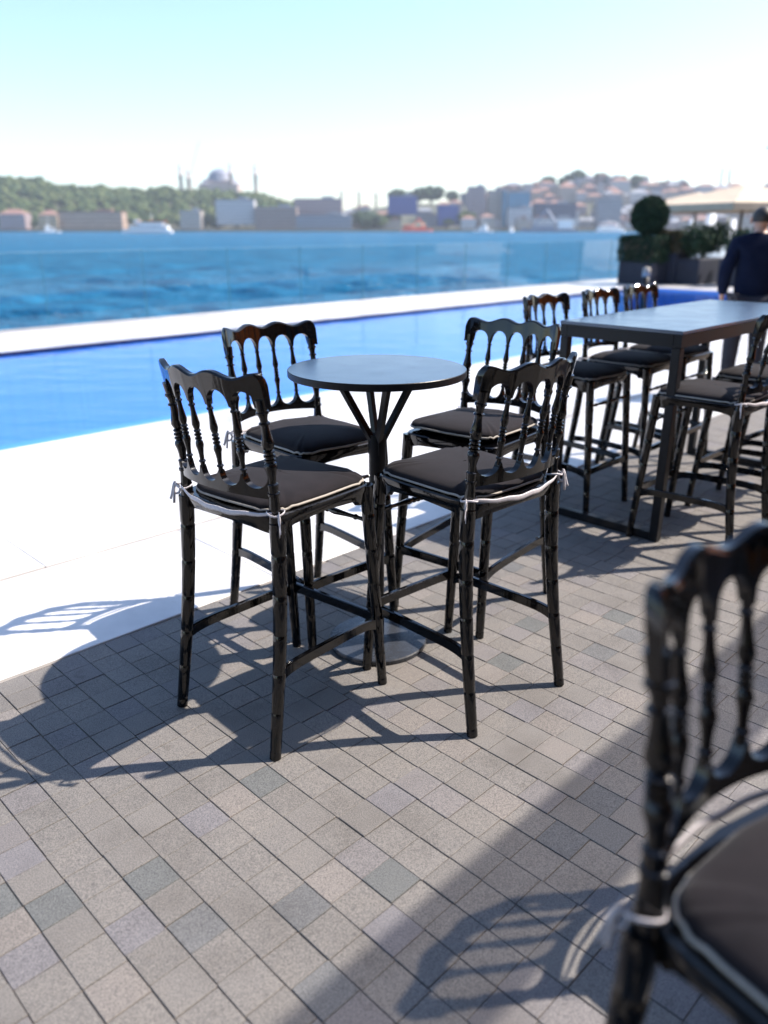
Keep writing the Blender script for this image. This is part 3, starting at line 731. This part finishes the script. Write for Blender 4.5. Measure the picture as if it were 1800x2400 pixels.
for k in range(230):
    Y = SHORE+14+260*(k/230); Y += rr.uniform(-8, 8)
    u = rr.random(); px = rr.uniform(990, 1720) if u < .68 else (rr.uniform(640, 1000) if u < .86 else rr.uniform(1250, 1800))
    if px < 1000 and Y > 1080: continue
    p = at(px, 470, Y); h = rr.uniform(7, 17); w = rr.uniform(10, 24)
    fm_ = rr.choice(FAC[:4]+[FAC[0], FAC[1], FAC[2]]); rf_ = rr.choice(['hip', 'hip', 'flat']); rm_ = rr.choice([ROOFT, ROOFG, ROOFT])
    zone = 'above the orange boat' if px < 1000 else ('around the teal glass box' if px < 1150 else ('above the dark slate building' if px < 1270 else ('left of the topiary ball' if px < 1360 else 'behind the parasols')))
    lab = f"{'tall' if h > 12 else 'small'} {fm_.name.split('_')[1]} house with {'red' if rm_ is ROOFT else 'grey'} {'hipped' if rf_ == 'hip' else 'flat'} roof, {'high on' if Y > 1050 else 'low on'} the slope {zone}"
    building(p.x, Y, ground_h(p.x, Y)-1, w, rr.uniform(10, 16), h, fm_, rf_, lab, rm_, GRP)

# mosque on the hill
LEAD = varied('lead_dome', (.17, .19, .25), (.25, .27, .33), .3, .55, 0); STONE = varied('pale_pink_stone', (.42, .33, .30), (.52, .43, .39), .2, .85, 0)
MY = 1190.0; c = at(478, 412, MY); wpx = at(525, 412, MY).x-at(440, 412, MY).x
mq = empty('mosque', (c.x, MY, c.z-12)); tag(mq, 'large domed mosque with slim minarets on the wooded hill', 'mosque')
m = MB(); m.box((0, 0, 10), (wpx*.98, wpx*.8, 20)); m.box((0, 0, 16), (wpx*.7, wpx*.6, 18)); m.build('wall', STONE, mq)
def dome(x, y, z, r, hk=.75, name='dome'):
    m = MB(); m.lathe((x, y, z), [(r*1.04, -r*.25), (r*1.04, 0)]+[(r*math.cos(a), r*hk*math.sin(a)) for a in np.linspace(0, math.pi/2-.01, 10)], 32); o = m.build(name, LEAD, mq); return o
dd = dome(0, 0, 27, wpx*.31, .8); m = MB(); m.tube([(0, 0, 26+wpx*.25), (0, 0, 31+wpx*.25)], [.5, .1], 6); m.build('finial', LEAD, dd)
for sx in (-1, 1): dome(sx*wpx*.3, 0, 20, wpx*.19)
for x_, y_ in ((-.34, -.3), (.34, -.3)): dome(x_*wpx, y_*wpx, 19, wpx*.09)
for px, top in ((395, 355), (502, 350), (555, 354), (412, 366)):
    t_ = at(px, top, MY); base = c.z-14; hh = t_.z-base; x_ = t_.x-c.x; m = MB(); r0 = 3.0
    m.tube([(x_, -20, 0), (x_, -20, hh*.25), (x_, -20, hh*.62), (x_, -20, hh*.63), (x_, -20, hh*.66), (x_, -20, hh*.665), (x_, -20, hh*.84), (x_, -20, hh)], [r0*1.2, r0, r0*.85, r0*1.35, r0*1.35, r0*.75, r0*.7, .15], 12); m.build('minaret', STONE, mq)
# slim construction crane near the mosque
cr = empty('tower_crane', (at(415, 410, 1150).x, 1150, ground_h(at(415, 410, 1150).x, 1150))); tag(cr, 'thin slanting crane jib against the sky beside the mosque', 'crane')
CRM = mat('crane_paint', (.5, .42, .38), .6)
m = MB(); m.tube([(0, 0, 0), (0, 0, 34)], .7, 4, True, False); m.build('mast', CRM, cr)
m = MB(); m.tube([(0, 0, 32), (14, 0, 72)], [.7, .35], 4, True, False); m.tube([(0, 0, 32), (-7, 0, 36)], .6, 4, True, False); m.build('jib', CRM, cr)
def minaret(px, top, bot, Y, label):
    a, b_ = at(px, top, Y), at(px, bot, Y); o = empty('minaret', (a.x, Y, b_.z-15)); tag(o, label, 'minaret', 'lone minarets on the skyline'); hh = a.z-b_.z+15
    m = MB(); m.tube([(0, 0, 0), (0, 0, hh*.7), (0, 0, hh*.71), (0, 0, hh*.74), (0, 0, hh*.745), (0, 0, hh*.9)], [1.9, 1.6, 2.4, 2.4, 1.4, 1.3], 10); s_ = m.build('shaft', STONE, o)
    m = MB(); m.tube([(0, 0, hh*.9), (0, 0, hh)], [1.5, .05], 10); m.build('spire', LEAD, o)
for px, top, bot, lab in ((737, 398, 430, 'faint minaret left of the middle of the far skyline'), (775, 400, 430, 'second faint minaret in the middle of the far skyline'), (812, 404, 430, 'third faint minaret right of the middle of the skyline'), (1563, 348, 385, 'faint minaret over the parasol'), (1580, 350, 385, 'faint minaret over the parasol, the right one of two'), (1418, 378, 410, 'slim minaret above the topiary ball')):
    minaret(px, top, bot, 1230, lab)

# ------------------------------------------------------------------ boats
WHITE = varied('white_boat_paint', (.74, .75, .76), (.82, .82, .82), .6, .35, 0); NAVY = mat('navy_hull', (.02, .035, .07), .35); BWIN = mat('boat_window', (.05, .09, .14), .12); ORANGE = mat('orange_paint', (.72, .11, .04), .45); GREYB = mat('grey_ship_paint', (.20, .23, .30), .5)
def hull(mb, l, w, h, sheer=.25, bow=.35, mi=0):
    cols = []
    for i in range(15):
        t = i/14; x = -l/2+l*t; k = 1 if t < 1-bow else math.sqrt(max(.0005, 1-((t-1+bow)/bow)**2)); k = max(k, .03)
        k *= .86+.14*min(1, t/.1); z1 = h*(1+sheer*(max(0, t-.4)/.6)**2)
        cols.append([Vector((x, -w/2*k, z1)), Vector((x, -w/2*k*.8, -.4)), Vector((x, 0, -.8)), Vector((x, w/2*k*.8, -.4)), Vector((x, w/2*k, z1))])
    mb.columns(cols, False, mi)
def boat(px, py, Y, l, head, label, kind='ferry', hm=None):
    p = at(px, py, Y); o = empty('boat', (p.x, Y, Z_SEA), head); tag(o, label, 'boat'); w = l*.22; h = l*.055
    m = MB(); hull(m, l, w, h); m.build('hull', hm or WHITE, o)
    if kind == 'ferry':
        m = MB(); m.bevbox((-l*.06, 0, h+l*.045), (l*.76, w*.86, l*.09), .2); ca = m.build('cabin', WHITE, o)
        for i in range(9):
            for sy in (-1, 1): m = MB(); m.box((-l*.38+i*l*.08, sy*w*.432, h+l*.055), (l*.05, .08, l*.035)); m.build('window', BWIN, ca)
        m = MB(); m.bevbox((-l*.1, 0, h+l*.115), (l*.5, w*.7, l*.05), .2); m.build('upper_deck', WHITE, o)
        m = MB(); m.box((-l*.12, 0, h+l*.165), (l*.56, w*.85, l*.008)); m.build('canopy', ORANGE if l < 40 else WHITE, o)
        m = MB(); m.bevbox((l*.18, 0, h+l*.16), (l*.1, w*.5, l*.06), .2); m.build('wheelhouse', WHITE, o)
        m = MB(); m.tube([(-l*.1, 0, h+l*.14), (-l*.12, 0, h+l*.30)], l*.006, 6); m.build('mast', WHITE, o)
    elif kind == 'small':
        m = MB(); m.bevbox((0, 0, h+l*.08), (l*.45, w*.7, l*.16), .15); ca = m.build('cabin', WHITE, o)
        m = MB(); m.box((l*.02, -w*.352, h+l*.1), (l*.34, .06, l*.06)); m.build('window', BWIN, ca)
        m = MB(); m.tube([(-l*.05, 0, h+l*.15), (-l*.05, 0, h+l*.62)], [l*.012, l*.006], 6); m.build('mast', WHITE, o)
        m = MB(); m.bevbox((-l*.1, 0, h+l*.21), (l*.2, w*.5, l*.1), .1); m.build('wheelhouse', WHITE, o)
    else:
        m = MB(); m.bevbox((-l*.28, 0, h+l*.07), (l*.26, w*.8, l*.14), .2); ca = m.build('cabin', WHITE if hm is not ORANGE else ORANGE, o)
        for i in range(3): m = MB(); m.box((-l*.37+i*l*.09, -w*.402, h+l*.09), (l*.06, .08, l*.03)); m.build('window', BWIN, ca)
        m = MB(); m.tube([(-l*.2, 0, h), (l*.05, 0, h+l*.32)], l*.02, 4, True, False); m.tube([(l*.3, 0, h), (l*.06, 0, h+l*.32)], l*.014, 4, True, False); m.build('derrick', hm or WHITE, o)
        m = MB(); m.box((l*.1, 0, h+l*.03), (l*.4, w*.6, l*.06)); m.build('hold_cover', hm or GREYB, o)
boat(318, 500, 640, 38, math.pi, 'white two deck passenger ferry with dark bow near the far left shore', 'ferry')
boat(108, 497, 700, 17, .4, 'small white boat with a mast left of the ferry', 'small')
boat(900, 495, 880, 34, .1, 'orange work boat with lattice derricks moored at the far shore', 'work', ORANGE)
boat(1043, 497, 800, 20, 2.6, 'small white boat right of the orange work boat', 'small')
boat(1185, 500, 780, 52, math.pi, 'long grey ship with white upperworks in front of the dark slate building', 'work', GREYB)
boat(1320, 497, 760, 30, .3, 'white ferry half behind the topiary ball', 'ferry')
boat(1105, 498, 830, 16, 1.2, 'tiny white boat left of the grey ship', 'small')

# ------------------------------------------------------------------ planting at the end of the pool
PLANT = varied('dark_blue_planter', (.008, .013, .030), (.014, .02, .042), 4, .7, .1, .005); HEDGE = leafmat('hedge_leaf', (.008, .026, .014), (.013, .038, .020), (.024, .055, .026)); HEDGE2 = leafmat('warm_hedge_leaf', (.05, .05, .025), (.07, .06, .03), (.10, .07, .035)); SOIL = varied('potting_soil', (.03, .022, .016), (.05, .04, .03), 20, .95, .3, .01)
def leaves(mb, pts, size, r2):
    for p in pts:
        n_ = Vector((r2.gauss(0, 1), r2.gauss(0, 1), r2.gauss(0, 1)+.4)).normalized(); a = n_.orthogonal().normalized(); b_ = n_.cross(a); s_ = size*r2.uniform(.6, 1.3)
        mb.add([p-a*s_, p+b_*s_*.5+n_*s_*.15, p+a*s_, p-b_*s_*.5+n_*s_*.15], [(0, 1, 2, 3)])
def ball_pts(c, r, n, r2, jit=.06):
    out = []
    for _ in range(n):
        v = Vector((r2.gauss(0, 1), r2.gauss(0, 1), r2.gauss(0, 1))).normalized(); out.append(Vector(c)+v*r*(1-abs(r2.gauss(0, jit))*1.5+jit*.3*r2.random()))
    return out
def boxpts(c, d, n, r2):
    out = []
    for _ in range(n):
        f = r2.randrange(5); p = [r2.uniform(-.5, .5) for _ in range(3)]
        if f < 2: p[0] = (f-.5)*1.0
        elif f < 4: p[1] = (f-2.5)*1.0
        else: p[2] = .5
        out.append(Vector(c)+Vector((p[0]*d[0]+r2.gauss(0, .02), p[1]*d[1]+r2.gauss(0, .02), p[2]*d[2]+r2.gauss(0, .02))))
    return out
r2 = random.Random(5)
tp = empty('topiary', gp(1388, 613), R(45)); tag(tp, 'clipped topiary ball on a stem above a square hedge planter beyond the pool', 'topiary')
m = MB(); m.bevbox((0, 0, .32), (1.06, 1.06, .64), .02); m.build('planter', PLANT, tp)
m = MB(); m.box((0, 0, .95), (.9, .9, .6)); m.tube([(0, 0, 1.2), (0, 0, 1.7)], .05, 8); m.build('stem', BARK, tp)
m = MB(); leaves(m, boxpts((0, 0, .95), (1.12, 1.12, .66), 2600, r2), .06, r2); m.build('hedge_base', HEDGE, tp)
m = MB(); leaves(m, ball_pts((0, 0, 1.84), .52, 3600, r2, .11), .06, r2); leaves(m, ball_pts((0, 0, 1.84), .42, 900, r2), .09, r2); m.build('crown', HEDGE, tp)
def hedge_planter(px, py, w, h, hh, lm, label, loose=0, rz=R(45)):
    o = empty('hedge_planter', gp(px, py), rz); tag(o, label, 'planter')
    m = MB(); m.bevbox((0, 0, h/2), (w, .7, h), .02); m.build('planter', PLANT, o)
    m = MB(); m.box((0, 0, h-.03), (w-.06, .64, .02)); m.build('soil', SOIL, o)
    m = MB()
    if loose:
        for q in range(9):
            cx_ = -w/2+w*(q+.5)/9; leaves(m, ball_pts((cx_, r2.uniform(-.1, .1), h+hh*.5+r2.uniform(-.1, .15)), hh*.42, 260, r2, .3), .07, r2)
    else: leaves(m, boxpts((0, 0, h+hh/2), (w-.05, .62, hh), 2200, r2), .06, r2)
    m.build('foliage', lm, o)
hedge_planter(1446, 612, .9, .85, .55, HEDGE2, 'narrow dark planter with reddish clipped shrub beside the topiary')
hedge_planter(1512, 612, 2.0, .70, .95, HEDGE, 'wide dark planter with loose green shrub left of the person', 1)
hedge_planter(1600, 616, 1.7, .72, .7, HEDGE, 'dark planter with shrub hidden behind the person', 1)
# a slim bottle-like bollard light at the pool corner
bl = empty('bollard_light', gp(1388, 668)); tag(bl, 'slim dark bollard with a pale top at the far end of the pool', 'bollard')
m = MB(); m.tube([(0, 0, 0), (0, 0, .62)], .07, 12); m.build('post', DMET, bl)
m = MB(); m.tube([(0, 0, .62), (0, 0, .78), (0, 0, .80)], [.075, .075, .03], 12); m.build('lamp_head', PIPE, bl)

# parasols behind the planting
CANV = varied('beige_canvas', (.45, .37, .28), (.52, .44, .34), 3, .85, .1, .01); POLE = varied('brown_pole', (.10, .07, .05), (.15, .10, .07), 8, .6, .1, .003)
def parasol(px, Y, half, ztop, zrim, label, rz):
    p = at(px, 480, Y); o = empty('parasol', (p.x, Y, -.02), rz); tag(o, label, 'parasol', 'beige parasols behind the planting')
    m = MB(); m.tube([(0, 0, 0), (0, 0, ztop)], .05, 10); m.build('pole', POLE, o)
    m = MB(); m.bevbox((0, 0, .06), (.9, .9, .12), .02); m.build('base', DMET, o)
    m = MB(); n = 4; cs = []; V = []; F = []
    for ring_, (k, z) in enumerate(((.02, ztop), (.3, ztop-.28*(ztop-zrim)), (.65, ztop-.62*(ztop-zrim)), (1, zrim), (1.0, zrim-.22))):
        for q in range(16):
            a = q/16*4; s_ = int(a); f = a-s_; cor = [(-1, -1), (1, -1), (1, 1), (-1, 1), (-1, -1)]
            x = cor[s_][0]*(1-f)+cor[s_+1][0]*f; y = cor[s_][1]*(1-f)+cor[s_+1][1]*f
            V.append((x*k*half, y*k*half, z-(.07*k*math.sin(f*math.pi) if k < 1 else 0)))
    for r_ in range(4):
        for q in range(16): F.append((r_*16+q, r_*16+(q+1) % 16, r_*16+16+(q+1) % 16, r_*16+16+q))
    m.add(V, F, False); m.build('canopy', CANV, o)
    for q in range(8):
        x, y = [(-1,-1),(0,-1),(1,-1),(1,0),(1,1),(0,1),(-1,1),(-1,0)][q]; m = MB(); m.tube([(0, 0, ztop-.08), (x*half*.98, y*half*.98, zrim-.03)], .018, 6); m.build('rib', POLE, o)
parasol(1600, 27.5, 2.1, 2.85, 2.25, 'beige square parasol above the planting at the right', .3)
parasol(1800, 26.0, 2.3, 3.0, 2.3, 'beige square parasol cropped at the right edge', .2)
parasol(1500, 36.0, 1.9, 2.95, 2.35, 'smaller beige parasol farther back behind the topiary', .5)

# moored motor yacht behind the planting
yp = at(1535, 520, 52); yt = empty('motor_yacht', (yp.x, 52, -2.2), R(62)); tag(yt, 'white motor yacht with raked radar arch behind the shrubs', 'yacht')
m = MB(); hull(m, 15, 4.2, 2.0, .3, .5); m.build('hull', WHITE, yt)
m = MB(); m.bevbox((-1.2, 0, 2.55), (7.5, 3.2, 1.1), .15); ca = m.build('cabin', WHITE, yt)
m = MB(); m.box((-1.0, -1.605, 2.62), (6.6, .04, .5)); m.build('window', BWIN, ca)
m = MB(); m.bevbox((-1.6, 0, 3.25), (6.4, 3.0, .18), .05); m.build('flybridge', WHITE, yt)
m = MB()
for sy in (-1, 1): m.tube([(-2.2, sy*1.4, 2.0), (-.9, sy*1.3, 3.3), (-.2, sy*1.2, 4.15)], .16, 6, True, False)
m.tube([(-2.4, 0, 4.15), (.1, 0, 4.15)], .14, 6, True, False, sx=1, sy=8); m.build('radar_arch', WHITE, yt)

# slender tree cut by the right edge
LEAFP = leafmat('grey_green_leaf', (.05, .07, .045), (.08, .10, .07), (.12, .14, .11))
TYY = 30.0; tb_ = at(1660, 520, TYY); st_ = empty('slender_tree', (tb_.x, TYY, -.02)); tag(st_, 'slender airy tree cut by the right edge above the parasols', 'tree'); z1, z0 = at(1660, 276, TYY).z, at(1660, 372, TYY).z
m = MB(); m.tube([(.1, 0, 0), (.05, 0, z0*.6), (0, 0, z0+.2), (-.05, 0, z1-.2)], [.09, .07, .05, .02], 8)
r2 = random.Random(21)
for q in range(9):
    a = r2.uniform(0, 6.28); zz = r2.uniform(z0-.3, z1-.4); m.tube([(0, 0, zz), (math.cos(a)*.35, math.sin(a)*.35, zz+.35)], [.02, .008], 5)
m.build('trunk', BARK, st_)
m = MB()
for q in range(10): leaves_c = (r2.gauss(0, .16), r2.gauss(0, .2), z1-.28+r2.gauss(0, .13)); m_pts = [Vector(leaves_c)+Vector((r2.gauss(0, .12), r2.gauss(0, .12), r2.gauss(0, .10))) for _ in range(60)]; leaves(m, m_pts, .05, r2)
for q in range(22):
    c_ = Vector((r2.gauss(0, .2), r2.gauss(0, .2), r2.uniform(z0-.1, z1-.4))); leaves(m, [c_+Vector((r2.gauss(0, .1), r2.gauss(0, .1), r2.gauss(0, .1))) for _ in range(22)], .05, r2)
m.build('crown', LEAFP, st_)

# ------------------------------------------------------------------ person seen from behind at the right edge
def skin_obj(name, verts, edges, radii, material, root=0, parent=None, sub=2):
    me = bpy.data.meshes.new(name); me.from_pydata(verts, edges, []); o = bpy.data.objects.new(name, me); COL.objects.link(o)
    sk = o.modifiers.new('skin', 'SKIN'); sk.use_smooth_shade = True
    for i, r in enumerate(radii):
        d_ = me.skin_vertices[0].data[i]; d_.radius = r if hasattr(r, '__len__') else (r, r); d_.use_root = (i == root)
    sb = o.modifiers.new('sub', 'SUBSURF'); sb.levels = sub; sb.render_levels = sub
    dg = bpy.context.evaluated_depsgraph_get(); me2 = bpy.data.meshes.new_from_object(o.evaluated_get(dg)); me2.name = name
    o.modifiers.clear(); o.data = me2; me2.materials.clear(); me2.materials.append(material)
    me2.polygons.foreach_set('use_smooth', [True]*len(me2.polygons)); o.parent = parent; return o
SKIN = varied('skin', (.45, .26, .19), (.52, .31, .23), 12, .5, .05, .002); HAIR = varied('dark_hair', (.012, .01, .009), (.025, .02, .018), 60, .55, .3, .004); NAVYC = varied('navy_jacket', (.004, .008, .026), (.007, .012, .034), 10, .95, .2, .006, spec=.1); TROU = varied('dark_trousers', (.012, .014, .025), (.02, .022, .035), 14, .85, .2, .005); SHOE = mat('black_shoe', (.012, .012, .013), .4)
pp = Vector((3.42, 7.6, 0)); pe = empty('person', pp, R(-8)); tag(pe, 'person in dark navy jacket standing with back turned at the right edge', 'person')
# body: one continuous figure (facing +Y), hips, legs, torso, arms, neck, head
V = [(0,0,.92),(0,.0,1.10),(0,-.01,1.30),(0,-.01,1.41),(0,.01,1.48),(0,.02,1.53),(0,.03,1.61),(0,.02,1.665),
     (-.10,0,.86),(-.115,.01,.48),(-.12,-.02,.09),(-.125,.13,.04),(.10,0,.86),(.12,.02,.48),(.13,-.01,.09),(.135,.14,.04),
     (-.19,-.01,1.38),(-.265,-.02,1.13),(-.235,.10,.93),(.19,-.01,1.38),(.255,-.01,1.12),(.24,.07,.88),
     (-.225,.135,.87),(.235,.095,.80)]
Ed = [(0,1),(1,2),(2,3),(3,4),(4,5),(5,6),(6,7),(0,8),(8,9),(9,10),(10,11),(0,12),(12,13),(13,14),(14,15),(3,16),(16,17),(17,18),(3,19),(19,20),(20,21),(18,22),(21,23)]
Rd = [(.15,.10),(.135,.095),(.155,.105),(.11,.085),(.055,.055),(.06,.06),(.078,.095),(.06,.075),(.085,.09),(.058,.06),(.042,.045),(.04,.03),(.085,.09),(.058,.06),(.042,.045),(.04,.03),(.058,.055),(.043,.043),(.03,.03),(.058,.055),(.043,.043),(.03,.03),(.035,.018),(.035,.018)]
skin_obj('body', V, Ed, Rd, SKIN, 0, pe)
k = 1.22
jv = [0,1,2,3,4,16,17,18,19,20,21]; jm = {v: i for i, v in enumerate(jv)}
skin_obj('jacket', [V[0][:2]+(.80,)]+[V[i] for i in jv[1:]], [(jm[a], jm[b_]) for a, b_ in Ed if a in jm and b_ in jm], [tuple(x*k+.012 for x in (Rd[i] if hasattr(Rd[i], '__len__') else (Rd[i],)*2)) for i in jv], NAVYC, 0, pe)
tv = [0,8,9,10,12,13,14]; tm = {v: i for i, v in enumerate(tv)}
skin_obj('trousers', [V[i] for i in tv], [(tm[a], tm[b_]) for a, b_ in Ed if a in tm and b_ in tm], [tuple(x*1.14+.012 for x in Rd[i]) for i in tv], TROU, 0, pe)
for sx in (-1, 1):
    m = MB(); cx_ = -.122 if sx < 0 else .132
    m.lathe((0, 0, 0), [(0, 0)], 3) if False else None
    cols = []
    for i in range(9):
        t = i/8; w_ = .036+.016*math.sin(t*2.6); h_ = .085*(1-t)**.6+.04; y = -.075+.27*t
        if t > .95: w_ *= .6
        cols.append([Vector((cx_-w_, y, 0.002)), Vector((cx_-w_*.9, y, h_*.6)), Vector((cx_, y, h_)), Vector((cx_+w_*.9, y, h_*.6)), Vector((cx_+w_, y, .002))])
    m.columns(cols); m.build('shoe', SHOE, pe)
    hb = Vector(V[22] if sx < 0 else V[23]); m = MB()
    for q, (dx_, ln) in enumerate(((-.028, .066), (-.010, .078), (.009, .074), (.026, .058))):
        a = hb+Vector((dx_*.3, dx_*.9, -.02)); m.tube([a, a+Vector((0, .012, -ln*.5)), a+Vector((-sx*.012, .006, -ln))], [.0095, .0088, .0065], 8)
    a = hb+Vector((-sx*.012, .03, .015)); m.tube([a, a+Vector((-sx*.006, .03, -.03)), a+Vector((-sx*.010, .034, -.058))], [.011, .010, .007], 8); m.build('fingers', SKIN, pe)
m = MB(); V_, F_ = [], []
for i in range(9):
    el = i/8*math.pi*.62
    for q in range(20):
        a = q/20*2*math.pi; face = max(0, math.cos(a-math.pi/2)); e2 = el*(1-.42*face)
        V_.append(Vector((math.sin(e2)*math.cos(a)*.088, .018+math.sin(e2)*math.sin(a)*.108-.008, 1.605+math.cos(e2)*.098)))
for i in range(8):
    for q in range(20): F_.append((i*20+q, i*20+(q+1) % 20, i*20+20+(q+1) % 20, i*20+20+q))
m.add(V_, F_, True); m.build('hair', HAIR, pe)
m = MB(); m.tube([(0, .118, 1.60), (0, .138, 1.575), (0, .118, 1.565)], [.010, .014, .010], 8)
for sx in (-1, 1): m.lathe((sx*.086, .025, 1.585), [(0.004, -.03), (.016, -.015), (.018, .012), (.008, .03)], 8)
m.build('nose_and_ears', SKIN, pe)

# ------------------------------------------------------------------ timber building behind the terrace (out of view, made tall to block sky fill)
WOODC = varied('brown_timber_cladding', (.20, .09, .035), (.32, .15, .06), 2.0, .6, .2, .01, (1, 1, .15)); WINB = mat('dark_window', (.02, .025, .03), .1)
tb = empty('timber_building', ts(0, -8.5, 0), R(45)); tag(tb, 'tall brown timber clad building behind the terrace, out of view, made tall to block sky light', 'building')
m = MB(); m.box((4, -5, 6.75), (70, 10, 13.5)); m.build('wall', WOODC, tb)
m = MB(); m.box((4, -5, 13.7), (71.5, 11.4, .4)); m.build('roof', DMET, tb)
wm = MB(); wm.box((0, .03, 0), (2.0, .08, 2.6)); wmesh = wm.mesh('window', WINB)
for q in range(4):
    for i in range(18):
        o = bpy.data.objects.new('window', wmesh); COL.objects.link(o); o.parent = tb; o.location = (-27+i*3.6, 0, 1.6+q*3.2)

# ------------------------------------------------------------------ haze over the water
HZ = bpy.data.materials.new('haze'); HZ.use_nodes = True; HZ.node_tree.nodes.remove(bsdf(HZ))
pv = N(HZ, 'ShaderNodeVolumePrincipled'); pv.inputs['Color'].default_value = (.80, .88, 1, 1); pv.inputs['Density'].default_value = .00017; pv.inputs['Anisotropy'].default_value = .2
L(HZ, pv.outputs[0], HZ.node_tree.nodes['Material Output'].inputs['Volume'])
m = MB(); m.box((200, 700, 60), (2600, 1700, 132)); hz_o = m.build('haze', HZ); tag(hz_o, kind='stuff')
